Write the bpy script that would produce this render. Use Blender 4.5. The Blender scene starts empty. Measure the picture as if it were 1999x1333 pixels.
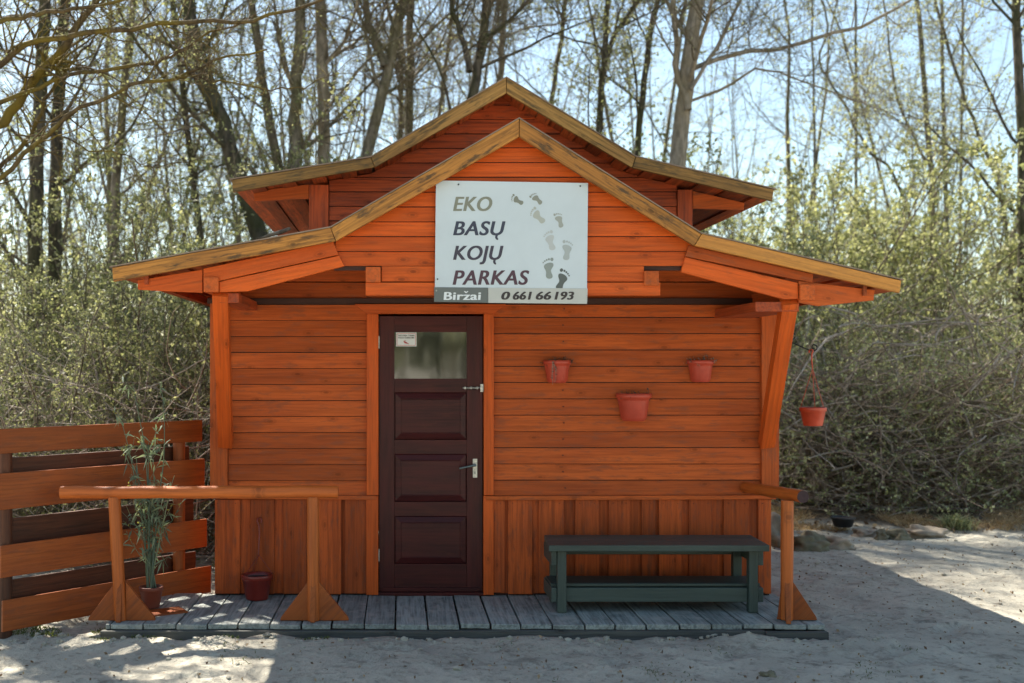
import bpy, math, random
import numpy as np
from mathutils import Vector, noise

# ------------------------------------------------------------------ camera, sky, sun
S = bpy.context.scene
CAMY, EYE, F = -8.0, 1.63, 2160.0          # metres, metres above the deck, focal length in photo pixels (1999 wide)
VX, VY = 780.0, 720.0                      # foot of the optical axis in the photo


def P(px, py, Y):
    """measure: where a pixel of the photo lies on the vertical plane at depth Y"""
    d = Y - CAMY
    return ((px - VX) * d / F, Y, EYE - (py - VY) * d / F)


cam_d = bpy.data.cameras.new('camera'); cam = bpy.data.objects.new('camera', cam_d)
S.collection.objects.link(cam); S.camera = cam
cam.location = (0, CAMY, EYE); cam.rotation_euler = (math.radians(90), 0, 0)
cam_d.sensor_width = 36; cam_d.lens = F / 1999 * 36
cam_d.shift_x = (999.5 - VX) / 1999; cam_d.shift_y = (VY - 666.5) / 1999
cam_d.clip_end = 2000
cam_d.dof.use_dof = True; cam_d.dof.focus_distance = 7.4; cam_d.dof.aperture_fstop = 1.6

SUNV = Vector((-.46, .62, 1.0)).normalized()
W = bpy.data.worlds.new('World'); S.world = W; W.use_nodes = True
nt = W.node_tree; bg = nt.nodes['Background']
sky = nt.nodes.new('ShaderNodeTexSky'); sky.sky_type = 'NISHITA'; sky.sun_disc = False
sky.sun_elevation = math.asin(SUNV.z); sky.sun_rotation = math.atan2(SUNV.x, SUNV.y)
sky.dust_density = .7; sky.air_density = 1.0; sky.ozone_density = 1.5
tint = nt.nodes.new('ShaderNodeMix'); tint.data_type = 'RGBA'; tint.blend_type = 'MULTIPLY'; tint.inputs[0].default_value = 1
tint.inputs[7].default_value = (1.03, 1.0, .86, 1)          # tint on the sky colour takes the blue down
nt.links.new(sky.outputs[0], tint.inputs[6]); nt.links.new(tint.outputs[2], bg.inputs[0]); bg.inputs[1].default_value = 0.086
sl = bpy.data.lights.new('sun', 'SUN'); sl.energy = 5.0; sl.angle = math.radians(.55); sl.color = (1, .93, .82)
sun = bpy.data.objects.new('sun', sl); S.collection.objects.link(sun)
sun.rotation_euler = SUNV.to_track_quat('Z', 'Y').to_euler(); sun.location = (-10, 15, 24)
S.view_settings.view_transform = 'Standard'; S.view_settings.look = 'None'
S.view_settings.gamma = 1; S.view_settings.use_curve_mapping = False
S.view_settings.exposure = 1.68
S.cycles.max_bounces = 8; S.cycles.diffuse_bounces = 3; S.cycles.transparent_max_bounces = 8
S.cycles.use_denoising = True

rnd = random.Random(7)
RG = np.random.default_rng(11)


# ------------------------------------------------------------------ materials
class N:
    def __init__(s, name):
        s.m = bpy.data.materials.new(name); s.m.use_nodes = True
        s.t = s.m.node_tree; s.b = s.t.nodes['Principled BSDF']; s.out = s.t.nodes['Material Output']

    def n(s, ty, **k):
        q = s.t.nodes.new(ty)
        for a, v in k.items():
            setattr(q, a, v)
        return q

    def l(s, a, b):
        s.t.links.new(a, b)

    def attr(s, name, out='Vector'):
        return s.n('ShaderNodeAttribute', attribute_name=name).outputs[out]

    def mapp(s, vec, sc):
        q = s.n('ShaderNodeMapping'); s.l(vec, q.inputs[0]); q.inputs['Scale'].default_value = sc
        return q.outputs[0]

    def noise(s, vec, scale, detail=4, rough=.55, dist=0):
        q = s.n('ShaderNodeTexNoise'); s.l(vec, q.inputs['Vector']); q.inputs['Scale'].default_value = scale
        q.inputs['Detail'].default_value = detail; q.inputs['Roughness'].default_value = rough
        q.inputs['Distortion'].default_value = dist
        return q.outputs[0]

    def ramp(s, fac, stops):
        q = s.n('ShaderNodeValToRGB'); s.l(fac, q.inputs[0]); e = q.color_ramp.elements
        while len(e) < len(stops):
            e.new(.5)
        for i, (p, c) in enumerate(stops):
            e[i].position = p; e[i].color = (*c, 1) if len(c) == 3 else c
        return q.outputs[0]

    def mix(s, fac, a, b, mode='MIX'):
        q = s.n('ShaderNodeMix', data_type='RGBA', blend_type=mode)
        if isinstance(fac, (int, float)):
            q.inputs[0].default_value = fac
        else:
            s.l(fac, q.inputs[0])
        for i, v in ((6, a), (7, b)):
            if isinstance(v, tuple):
                q.inputs[i].default_value = (*v, 1)
            else:
                s.l(v, q.inputs[i])
        return q.outputs[2]

    def math(s, op, a, b=0.0, clamp=False):
        q = s.n('ShaderNodeMath', operation=op, use_clamp=clamp)
        for i, v in ((0, a), (1, b)):
            if isinstance(v, (int, float)):
                q.inputs[i].default_value = v
            else:
                s.l(v, q.inputs[i])
        return q.outputs[0]

    def bump(s, h, strength=.3, dist=.01):
        q = s.n('ShaderNodeBump'); s.l(h, q.inputs['Height']); q.inputs['Strength'].default_value = strength
        q.inputs['Distance'].default_value = dist; s.l(q.outputs[0], s.b.inputs['Normal'])

    def col(s, c):
        if isinstance(c, tuple):
            s.b.inputs['Base Color'].default_value = (*c, 1)
        else:
            s.l(c, s.b.inputs['Base Color'])

    def rough(s, r, spec=.5):
        if isinstance(r, (int, float)):
            s.b.inputs['Roughness'].default_value = r
        else:
            s.l(r, s.b.inputs['Roughness'])
        s.b.inputs['Specular IOR Level'].default_value = spec


def gray(v):
    return (v, v, v)


def wood(name, c1, c2, rough=.55, knots=.6, vary=.35, wear=None, wearamt=.5, grain=.5, spec=.35, bump=.35, dirt=None):
    """wood with the grain along gc.x; rnd = one random number per board"""
    q = N(name); gc = q.attr('gc'); r = q.attr('rnd', 'Fac')
    warp = q.noise(q.mapp(gc, (1.5, 5, 5)), 1.6, 2)
    g = q.noise(q.mapp(gc, (2.2, 55, 55)), 1.0, 5, .62, .6)
    big = q.noise(q.mapp(gc, (.9, 4, 4)), 2.0, 4)
    c = q.mix(q.ramp(big, [(.3, gray(0)), (.7, gray(1))]), c1, c2)
    gm = q.ramp(g, [(.32, gray(1 - grain)), (.58, gray(1))])
    c = q.mix(1.0, c, gm, 'MULTIPLY')
    v = q.n('ShaderNodeMapRange'); q.l(r, v.inputs[0]); v.inputs[3].default_value = 1 - vary; v.inputs[4].default_value = 1 + vary * .4
    c = q.mix(1.0, c, v.outputs[0], 'MULTIPLY')
    if knots:
        vo = q.n('ShaderNodeTexVoronoi', voronoi_dimensions='2D'); q.l(q.mapp(gc, (1.0, 2.1, 2.1)), vo.inputs['Vector']); vo.inputs['Scale'].default_value = 2.3
        dd = q.math('ADD', vo.outputs['Distance'], q.math('MULTIPLY', q.math('SUBTRACT', warp, .5), .07))
        ring = q.n('ShaderNodeTexNoise')
        kn = q.ramp(dd, [(0, gray(1 - knots)), (.035, gray(1 - knots * .8)), (.055, gray(.98)), (.07, gray(1 - knots * .45)), (.12, gray(1))])
        c = q.mix(1.0, c, kn, 'MULTIPLY')
    if wear:
        wn = q.noise(q.mapp(gc, (3, 14, 14)), 2.0, 6, .68)
        c = q.mix(q.math('MULTIPLY', q.ramp(wn, [(.52, gray(0)), (.64, gray(1))]), wearamt), c, wear)
    if dirt:
        geo = q.n('ShaderNodeNewGeometry'); dn = q.noise(geo.outputs['Position'], 5, 6, .7)
        c = q.mix(q.math('MULTIPLY', q.ramp(dn, [(.5, gray(0)), (.66, gray(1))]), .7), c, dirt)
    q.col(c); q.rough(rough, spec)
    q.bump(q.math('ADD', g, q.math('MULTIPLY', big, .6)), bump, .006)
    return q.m


M = {}
M['orange'] = wood('orange_painted_wood', (.60, .125, .025), (.47, .092, .021), spec=.18, rough=.6, knots=.42, vary=.26, grain=.3, wear=(.24, .075, .035), wearamt=.62)
M['orange_low'] = wood('dark_orange_stained_boards', (.54, .105, .021), (.40, .076, .018), spec=.2, rough=.62, knots=.4, vary=.34, grain=.4, wear=(.16, .055, .03), wearamt=.55)
M['orange_bright'] = wood('bright_orange_painted_wood', (.72, .125, .016), (.58, .095, .015), spec=.2, rough=.5, knots=.5, vary=.18, grain=.3, wear=(.3, .09, .03), wearamt=.25)
M['orange_dark'] = wood('old_red_orange_painted_wood', (.58, .10, .020), (.43, .07, .017), rough=.6, knots=.5, vary=.3, wear=(.1, .04, .03), wearamt=.4)
M['fence'] = wood('brown_orange_fence_paint', (.39, .10, .02), (.29, .07, .017), spec=.25, rough=.5, knots=.15, vary=.2, grain=.3, wear=(.12, .05, .03), wearamt=.35)
M['fence_shaded'] = wood('shade_darkened_fence_paint', (.13, .04, .015), (.07, .025, .012), rough=.6, knots=.2, vary=.3, grain=.5)  # fence paint darkened so the colour itself holds the shade on the rear boards
M['soffit'] = wood('soffit_plank_wood', (.72, .16, .035), (.45, .09, .022), rough=.7, knots=.4, vary=.55, wear=(.1, .05, .03), wearamt=.5)
M['verge'] = wood('weathered_ochre_wood', (.60, .26, .05), (.40, .165, .036), rough=.65, knots=.6, vary=.2, wear=(.05, .035, .02), wearamt=.85, grain=.6, bump=.6)
M['verge_grey'] = wood('weathered_mossy_ochre_wood', (.40, .22, .06), (.28, .15, .045), rough=.75, knots=.4, vary=.25, wear=(.045, .04, .022), wearamt=.7, grain=.6, bump=.6)
M['verge_new'] = wood('fresh_ochre_wood', (.66, .29, .055), (.56, .23, .045), rough=.5, knots=.3, vary=.1, wear=(.2, .09, .03), wearamt=.3, grain=.35)
M['deck'] = wood('grey_weathered_deck_wood', (.36, .39, .36), (.27, .29, .27), rough=.85, knots=.2, vary=.22, wear=(.06, .065, .064), wearamt=.45, grain=.55, bump=.6, dirt=(.40, .38, .33))
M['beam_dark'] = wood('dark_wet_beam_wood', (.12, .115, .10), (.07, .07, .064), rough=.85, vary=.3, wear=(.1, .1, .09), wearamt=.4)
M['bench'] = wood('dark_green_bench_paint', (.068, .094, .078), (.052, .072, .06), rough=.5, knots=.25, vary=.15, grain=.25, wear=(.05, .07, .065), wearamt=.3)
M['log'] = wood('varnished_orange_log', (.60, .15, .026), (.48, .11, .02), rough=.45, knots=.5, vary=.15, grain=.35, spec=.3)
M['door'] = wood('dark_maroon_door_varnish', (.085, .015, .014), (.045, .011, .012), rough=.36, knots=.15, vary=.12, grain=.4, spec=.2, wear=(.085, .02, .012), wearamt=.4, bump=.1)
M['end'] = wood('dark_purple_end_grain', (.09, .045, .05), (.06, .03, .035), rough=.7)


def plain(name, c, rough=.5, metal=0, spec=.5, var=.25, sc=8, bump=.0):
    q = N(name); geo = q.n('ShaderNodeTexCoord')
    n = q.noise(geo.outputs['Object'], sc, 5, .6)
    q.col(q.mix(q.ramp(n, [(.3, gray(0)), (.75, gray(1))]), tuple(x * (1 - var) for x in c), tuple(min(1, x * (1 + var * .4)) for x in c)))
    q.rough(rough, spec); q.b.inputs['Metallic'].default_value = metal
    if bump:
        q.bump(n, bump, .02)
    return q.m


M['felt'] = plain('brown_roofing_felt', (.26, .19, .14), .9)
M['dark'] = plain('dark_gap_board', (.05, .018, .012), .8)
M['pot'] = plain('terracotta_red_plastic', (.52, .068, .035), .45, var=.15, sc=14)
M['pot_dark'] = plain('dark_red_glossy_plastic', (.2, .022, .014), .3, var=.15)
M['pot_bright'] = plain('bright_red_orange_plastic', (.52, .07, .03), .4, var=.12)
M['pot_brown'] = plain('brown_clay_pot', (.2, .055, .03), .55, var=.2)
M['pot_black'] = plain('black_plastic', (.015, .015, .016), .45)
M['soil'] = plain('dark_soil', (.03, .022, .016), .95, sc=40, bump=.6)
M['dead'] = plain('dried_plant', (.09, .065, .05), .9, var=.5, sc=40)
M['pale_dead'] = plain('pale_dried_plant', (.35, .3, .24), .9, var=.4, sc=40)
M['metal'] = plain('worn_white_metal', (.55, .54, .5), .35, metal=.6, var=.5, sc=60)
M['lever'] = plain('grey_green_metal', (.2, .24, .23), .3, metal=.8)
M['iron'] = plain('black_wrought_iron', (.012, .012, .013), .5, metal=.3)
M['rock'] = plain('brown_grey_stone', (.32, .26, .19), .9, var=.6, sc=5, bump=.6)
M['rock_moss'] = plain('mossy_stone', (.2, .175, .11), .95, var=.6, sc=7, bump=.6)
M['moss'] = plain('moss', (.07, .085, .02), .95, var=.5, sc=30, bump=.6)
M['sign'] = plain('white_sign_panel', (.56, .635, .68), .35, var=.1, sc=2.2)
M['strip_dark'] = plain('grey_sign_strip', (.12, .135, .13), .35, var=.06)
M['strip_light'] = plain('light_grey_sign_strip', (.47, .48, .45), .35, var=.06)
M['ink_khaki'] = plain('khaki_print', (.21, .215, .165), .4, var=.03)
M['ink_navy'] = plain('navy_print', (.035, .04, .068), .4, var=.03)
M['ink_slate'] = plain('slate_purple_print', (.045, .038, .06), .4, var=.03)
M['ink_plum'] = plain('plum_print', (.07, .03, .047), .4, var=.03)
M['ink_black'] = plain('dark_brown_print', (.03, .022, .024), .4, var=.03)
M['ink_white'] = plain('pale_print', (.68, .72, .74), .4, var=.03)
M['ink_red'] = plain('red_print', (.45, .04, .05), .4, var=.03)
for i, c in enumerate([(.205, .215, .175), (.24, .25, .21), (.39, .41, .37), (.32, .34, .31), (.44, .47, .47), (.36, .4, .4), (.24, .275, .26), (.09, .105, .1)]):
    M['foot%d' % i] = plain('grey_footprint_print_%d' % i, c, .4, var=.02)

q = N('window_glass')
tc = q.n('ShaderNodeTexCoord'); q.col((.012, .014, .012)); q.rough(.06, .8)
q.b.inputs['IOR'].default_value = 1.6; q.b.inputs['Coat Weight'].default_value = .6; q.b.inputs['Coat Roughness'].default_value = .04
q.bump(q.noise(q.mapp(tc.outputs['Object'], (1, 1, .6)), 2.2, 2), .09, .05); M['glass'] = q.m


def bark(name, c1, c2, moss=None, amt=.5, sc=1.0, bump=.7):
    q = N(name); tc = q.n('ShaderNodeTexCoord'); v = tc.outputs['Object']
    a = q.noise(q.mapp(v, (7, 7, 2.2)), 2.2 * sc, 6, .65); b = q.noise(q.mapp(v, (1, 1, .6)), 2.6, 4)
    c = q.mix(q.ramp(a, [(.35, gray(0)), (.65, gray(1))]), c1, c2)
    if moss:
        c = q.mix(q.math('MULTIPLY', q.ramp(b, [(.45, gray(0)), (.6, gray(1))]), amt), c, moss)
    q.col(c); q.rough(.9, .2); q.bump(a, bump, .03)
    return q.m


M['bark'] = bark('grey_brown_bark', (.07, .058, .043), (.26, .225, .17), (.10, .095, .03), .5)
M['bark_dark'] = bark('dark_bark', (.035, .031, .025), (.125, .105, .08), (.055, .06, .02), .6)
M['bark_moss'] = bark('mossy_ochre_bark', (.05, .036, .02), (.14, .10, .05), (.16, .12, .02), .85)
M['bark_pale'] = bark('pale_smooth_bark', (.15, .13, .10), (.33, .28, .22), (.15, .11, .04), .4)
M['birch'] = bark('dark_and_pale_birch_bark', (.03, .027, .022), (.22, .2, .17), (.12, .12, .04), .4, 1.5)
M['twig'] = bark('grey_twig_bark', (.08, .066, .05), (.23, .19, .14), (.10, .09, .035), .3)
M['twig_pale'] = bark('pale_dry_twig_bark', (.2, .16, .125), (.5, .44, .37), (.2, .14, .09), .4)
M['twig_red'] = bark('brown_brushwood_bark', (.12, .085, .06), (.58, .47, .36), (.11, .065, .04), .5)


def leaf(name, c1, c2, c3, trans=.5):
    q = N(name); r = q.attr('rnd', 'Fac')
    c = q.ramp(r, [(0, c1), (.5, c2), (1, c3)])
    q.col(c); q.rough(.55, .3)
    t = q.n('ShaderNodeBsdfTranslucent'); q.l(q.mix(1.0, c, (1.0, 1.0, .72), 'MULTIPLY'), t.inputs[0])
    mx = q.n('ShaderNodeMixShader'); mx.inputs[0].default_value = trans
    q.l(q.b.outputs[0], mx.inputs[1]); q.l(t.outputs[0], mx.inputs[2]); q.l(mx.outputs[0], q.out.inputs[0])
    return q.m


M['leaf'] = leaf('fresh_spring_leaf', (.13, .15, .075), (.25, .265, .14), (.42, .42, .25))
M['leaf_bright'] = leaf('yellow_green_spring_leaf', (.21, .23, .10), (.35, .365, .19), (.50, .50, .31), .5)
M['leaf_dark'] = leaf('dull_green_leaf', (.13, .15, .07), (.27, .29, .14), (.48, .48, .29), .35)
M['leaf_bamboo'] = leaf('grey_green_bamboo_leaf', (.12, .17, .12), (.2, .27, .18), (.33, .38, .22), .3)
M['leaf_yellow'] = leaf('yellow_catkin_leaf', (.28, .26, .06), (.40, .36, .08), (.36, .38, .12), .4)
M['leaf_brush'] = leaf('pale_dry_and_green_leaf', (.17, .19, .085), (.40, .42, .20), (.66, .66, .42), .45)
M['straw'] = leaf('dry_straw_grass', (.28, .17, .08), (.45, .30, .15), (.6, .45, .26), .3)
M['green_grass'] = leaf('short_green_grass', (.06, .08, .02), (.1, .13, .03), (.16, .17, .05), .3)
M['litter'] = leaf('dry_leaf_litter', (.1, .06, .035), (.25, .16, .09), (.45, .33, .2), .2)


def sand():
    q = N('pale_sand'); geo = q.n('ShaderNodeNewGeometry'); p = geo.outputs['Position']
    a = q.noise(p, 2.2, 6, .6); b = q.noise(p, 16, 6, .7); cgr = q.noise(p, 120, 3, .7); d = q.noise(p, .55, 3)
    c = q.mix(q.ramp(a, [(.3, gray(0)), (.7, gray(1))]), (.42, .39, .32), (.62, .58, .47))
    c = q.mix(q.math('MULTIPLY', q.ramp(b, [(.53, gray(0)), (.66, gray(1))]), .6), c, (.17, .15, .125))
    b2 = q.noise(p, 5.5, 6, .75)
    c = q.mix(q.math('MULTIPLY', q.ramp(b2, [(.52, gray(0)), (.68, gray(1))]), .65), c, (.2, .18, .145))
    c = q.mix(q.math('MULTIPLY', q.ramp(cgr, [(.58, gray(0)), (.72, gray(1))]), .4), c, (.12, .10, .08))
    # forest floor beyond the clearing and to the far left
    sx = q.n('ShaderNodeSeparateXYZ'); q.l(p, sx.inputs[0])
    wob = q.math('MULTIPLY', q.math('SUBTRACT', d, .5), 3.0)
    m1 = q.ramp(q.math('MULTIPLY', q.math('ADD', q.math('SUBTRACT', sx.outputs[1], 3.4), wob), 1.0, True), [(0, gray(0)), (1, gray(1))])
    fl = q.mix(q.ramp(b, [(.35, gray(0)), (.65, gray(1))]), (.07, .05, .03), (.2, .14, .085))
    c = q.mix(m1, c, fl)
    q.col(c); q.rough(.95, .15)
    q.bump(q.math('ADD', q.math('MULTIPLY', b, 1.0), q.math('MULTIPLY', cgr, .25)), .9, .05)
    return q.m


M['sand'] = sand()


# ------------------------------------------------------------------ mesh building
class MB:
    def __init__(s):
        s.v = []; s.f = []; s.g = []; s.r = []; s.mi = []

    def add(s, verts, faces, g=None, r=None, mi=0):
        o = len(s.v)
        s.v += [tuple(p) for p in verts]
        s.f += [tuple(i + o for i in f) for f in faces]
        s.g += list(g) if g is not None else [tuple(p) for p in verts]
        s.r += [rnd.random() if r is None else r] * len(verts)
        s.mi += [mi] * len(faces)
        return s

    def build(s, name, mats, parent=None, bevel=0, smooth=False, loc=None):
        me = bpy.data.meshes.new(name)
        vs = s.v
        if loc is not None:
            vs = [(a - loc[0], b - loc[1], c - loc[2]) for a, b, c in vs]
        me.from_pydata(vs, [], s.f); me.update()
        ob = finish(me, name, mats, parent)
        a = me.attributes.new('gc', 'FLOAT_VECTOR', 'POINT'); a.data.foreach_set('vector', np.array(s.g, dtype=np.float32).ravel())
        a = me.attributes.new('rnd', 'FLOAT', 'POINT'); a.data.foreach_set('value', np.array(s.r, dtype=np.float32))
        me.polygons.foreach_set('material_index', s.mi)
        if smooth:
            me.polygons.foreach_set('use_smooth', [True] * len(me.polygons))
        if loc is not None:
            ob.location = loc
        if bevel:
            b = ob.modifiers.new('edge', 'BEVEL'); b.width = bevel; b.segments = 2; b.limit_method = 'ANGLE'; b.angle_limit = math.radians(35)
            b.harden_normals = False
        return ob


def finish(me, name, mats, parent):
    ob = bpy.data.objects.new(name, me); S.collection.objects.link(ob)
    for m in (mats if isinstance(mats, (list, tuple)) else [mats]):
        me.materials.append(M[m])
    if parent is not None:
        ob.parent = parent
    return ob


def tag(o, label=None, cat=None, group=None, kind=None):
    if label: o['label'] = label
    if cat: o['category'] = cat
    if group: o['group'] = group
    if kind: o['kind'] = kind
    return o


def empty(name, label, cat, group=None, loc=(0, 0, 0), kind=None):
    o = bpy.data.objects.new(name, None); S.collection.objects.link(o); o.location = loc
    o.empty_display_size = .2
    return tag(o, label, cat, group, kind)


BF = [(0, 1, 3, 2), (4, 6, 7, 5), (0, 4, 5, 1), (2, 3, 7, 6), (0, 2, 6, 4), (1, 5, 7, 3)]


def obox(mb, c, ax, hs, mi=0, r=None, warp=0):
    """oriented box: centre, three unit axes, half sizes; grain runs along the longest"""
    c = Vector(c); ax = [Vector(a) for a in ax]
    order = sorted(range(3), key=lambda i: -hs[i])
    off = (rnd.uniform(0, 50), rnd.uniform(0, 50), rnd.uniform(0, 50))
    V, G = [], []
    for i in (-1, 1):
        for j in (-1, 1):
            for k in (-1, 1):
                l = (i * hs[0], j * hs[1], k * hs[2])
                p = c + ax[0] * l[0] + ax[1] * l[1] + ax[2] * l[2]
                if warp:
                    p += Vector((rnd.uniform(-warp, warp), rnd.uniform(-warp, warp), rnd.uniform(-warp, warp)))
                V.append(p); G.append(tuple(l[order[m]] + off[m] for m in range(3)))
    mb.add(V, BF, G, r, mi)
    return mb


def box(mb, x0, x1, y0, y1, z0, z1, mi=0, r=None, warp=0):
    return obox(mb, ((x0 + x1) / 2, (y0 + y1) / 2, (z0 + z1) / 2), ((1, 0, 0), (0, 1, 0), (0, 0, 1)),
                (abs(x1 - x0) / 2, abs(y1 - y0) / 2, abs(z1 - z0) / 2), mi, r, warp)


def beam(mb, p0, p1, w, h, up=(0, 0, 1), mi=0, r=None):
    p0, p1 = Vector(p0), Vector(p1); d = (p1 - p0); L = d.length; d.normalize()
    s_ = d.cross(Vector(up)).normalized(); u = s_.cross(d)
    return obox(mb, (p0 + p1) / 2, (d, s_, u), (L / 2, w / 2, h / 2), mi, r)


def prism(mb, poly, y0, y1, gdir=(1, 0), mi=0, r=None):
    """XZ polygon extruded from y0 to y1"""
    n = len(poly); gx, gz = gdir; l = math.hypot(gx, gz); gx /= l; gz /= l
    off = (rnd.uniform(0, 50), rnd.uniform(0, 50))
    V, G = [], []
    for y in (y0, y1):
        for x, z in poly:
            V.append((x, y, z)); G.append((x * gx + z * gz + off[0], -x * gz + z * gx + off[1], y))
    Fc = [tuple(range(n)), tuple(range(2 * n - 1, n - 1, -1))] + [(i, i + n, (i + 1) % n + n, (i + 1) % n) for i in range(n)]
    return mb.add(V, Fc, G, r, mi)


def tube(mb, pts, rad, k=12, mi=0, caps=True, capmi=None, r=None):
    pts = [Vector(p) for p in pts]; n = len(pts)
    rad = rad if isinstance(rad, (list, tuple)) else [rad] * n
    V, G, Fc = [], [], []; L = 0; off = rnd.uniform(0, 50)
    t0 = (pts[1] - pts[0]).normalized(); ref = Vector((0, 0, 1)) if abs(t0.z) < .8 else Vector((1, 0, 0))
    for i, p in enumerate(pts):
        t = (pts[min(i + 1, n - 1)] - pts[max(i - 1, 0)]).normalized()
        a = t.cross(ref).normalized(); b = a.cross(t)
        if i: L += (pts[i] - pts[i - 1]).length
        for j in range(k):
            th = 2 * math.pi * j / k
            V.append(p + a * math.cos(th) * rad[i] + b * math.sin(th) * rad[i])
            G.append((L + off, math.cos(th) * rad[i], math.sin(th) * rad[i] + off))
    for i in range(n - 1):
        for j in range(k):
            Fc.append((i * k + j, i * k + (j + 1) % k, (i + 1) * k + (j + 1) % k, (i + 1) * k + j))
    rr = rnd.random() if r is None else r
    mb.add(V, Fc, G, rr, mi)
    if caps:
        cm = mi if capmi is None else capmi
        mb.add(V[:k], [tuple(range(k - 1, -1, -1))], [(0, g[1] * 4, g[2] * 4) for g in G[:k]], rr, cm)
        mb.add(V[-k:], [tuple(range(k))], [(0, g[1] * 4, g[2] * 4) for g in G[-k:]], rr, cm)
    return mb


def lathe(mb, prof, c, k=32, a0=0, a1=2 * math.pi, rib=0, ribn=0, ribz=None, mi=0, ecc=1.0):
    """prof: list of (radius, z)"""
    V, Fc = [], []; full = abs(a1 - a0 - 2 * math.pi) < 1e-6; m = k if full else k + 1
    for (rr, z) in prof:
        for j in range(m):
            th = a0 + (a1 - a0) * j / k
            q_ = rr
            if rib and ribz[0] < z < ribz[1]:
                q_ = rr * (1 + rib * math.cos(ribn * th))
            V.append((c[0] + q_ * math.cos(th), c[1] + q_ * math.sin(th) * ecc, c[2] + z))
    for i in range(len(prof) - 1):
        for j in range(k):
            b = (j + 1) % m if full else j + 1
            Fc.append((i * m + j, i * m + b, (i + 1) * m + b, (i + 1) * m + j))
    return mb.add(V, Fc, None, None, mi)


# numpy meshes for plants
def tubes_np(Pp, R, k):
    """Pp (N,n,3), R (N,n) -> verts, quads"""
    Nn, n, _ = Pp.shape
    T = np.gradient(Pp, axis=1); T /= np.linalg.norm(T, axis=2, keepdims=True) + 1e-9
    ref = np.zeros_like(T); ref[..., 0] = .31; ref[..., 1] = .87; ref[..., 2] = .39
    A = np.cross(T, ref); A /= np.linalg.norm(A, axis=2, keepdims=True) + 1e-9; B = np.cross(T, A)
    th = np.arange(k) * 2 * np.pi / k
    V = Pp[:, :, None, :] + R[:, :, None, None] * (A[:, :, None, :] * np.cos(th)[None, None, :, None] + B[:, :, None, :] * np.sin(th)[None, None, :, None])
    idx = np.arange(Nn * n * k).reshape(Nn, n, k); nx = np.roll(idx, -1, axis=2)
    Fq = np.stack([idx[:, :-1], nx[:, :-1], nx[:, 1:], idx[:, 1:]], axis=-1).reshape(-1, 4)
    return V.reshape(-1, 3), Fq


def leaves_np(C, size, rg, lo=.6, droop=.0):
    n = len(C); a = rg.normal(size=(n, 3)); a[:, 2] -= droop; a /= np.linalg.norm(a, axis=1, keepdims=True)
    b = np.cross(a, rg.normal(size=(n, 3))); b /= np.linalg.norm(b, axis=1, keepdims=True) + 1e-9
    s = size * rg.uniform(lo, 1.3, size=(n, 1))
    V = np.stack([C, C + a * s * .55 + b * s * .33, C + a * s * 1.1, C + a * s * .5 - b * s * .33], axis=1)
    return V.reshape(-1, 3), np.arange(n * 4).reshape(n, 4)


class NP:
    def __init__(s):
        s.V = []; s.F = []; s.M = []; s.R = []; s.n = 0

    def add(s, VF, mi=0, rr=None, per=4):
        V, Fq = VF
        s.V.append(V); s.F.append(Fq + s.n); s.M.append(np.full(len(Fq), mi)); s.n += len(V)
        s.R.append(np.repeat(RG.random(len(V) // per), per) if rr is None else np.full(len(V), rr))

    def build(s, name, mats, parent=None, smooth_mi=(0,)):
        V = np.concatenate(s.V).astype(np.float32); Fq = np.concatenate(s.F).astype(np.int32); mi = np.concatenate(s.M).astype(np.int32)
        me = bpy.data.meshes.new(name); me.vertices.add(len(V)); me.vertices.foreach_set('co', V.ravel())
        me.loops.add(Fq.size); me.loops.foreach_set('vertex_index', Fq.ravel())
        me.polygons.add(len(Fq)); me.polygons.foreach_set('loop_start', np.arange(0, Fq.size, 4, dtype=np.int32))
        me.update(calc_edges=True)
        ob = finish(me, name, mats, parent)
        me.polygons.foreach_set('material_index', mi)
        me.polygons.foreach_set('use_smooth', np.isin(mi, smooth_mi))
        a = me.attributes.new('rnd', 'FLOAT', 'POINT'); a.data.foreach_set('value', np.concatenate(s.R).astype(np.float32))
        return ob


def sprout(Pp, R, m, rg, t=(.2, 1), L=(.3, .8), n=5, rf=.5, spread=.9, up=.2, wig=.18, rmin=.0015):
    """m children on each parent polyline"""
    Nn, k, _ = Pp.shape
    tt = rg.uniform(t[0], t[1], size=(Nn, m)) * (k - 1); i0 = np.clip(tt.astype(int), 0, k - 2); fr = (tt - i0)[..., None]
    ar = np.arange(Nn)[:, None]
    st = Pp[ar, i0] * (1 - fr) + Pp[ar, i0 + 1] * fr
    tg = Pp[ar, i0 + 1] - Pp[ar, i0]; tg /= np.linalg.norm(tg, axis=2, keepdims=True) + 1e-9
    r0 = (R[ar, i0] * (1 - fr[..., 0]) + R[ar, i0 + 1] * fr[..., 0]) * rf
    pr = rg.normal(size=(Nn, m, 3)); pr -= (pr * tg).sum(2, keepdims=True) * tg; pr /= np.linalg.norm(pr, axis=2, keepdims=True) + 1e-9
    d = tg * (1 - spread * .5) + pr * spread * rg.uniform(.6, 1.2, size=(Nn, m, 1)); d[..., 2] += up
    st = st.reshape(-1, 3); d = d.reshape(-1, 3); d /= np.linalg.norm(d, axis=1, keepdims=True) + 1e-9
    r0 = np.maximum(r0.reshape(-1), rmin)
    ln = rg.uniform(L[0], L[1], size=len(st)) * (1 - .45 * (tt / (k - 1)).reshape(-1))
    return walk(st, d, ln, n, r0, rg, up, wig, rmin)


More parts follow.
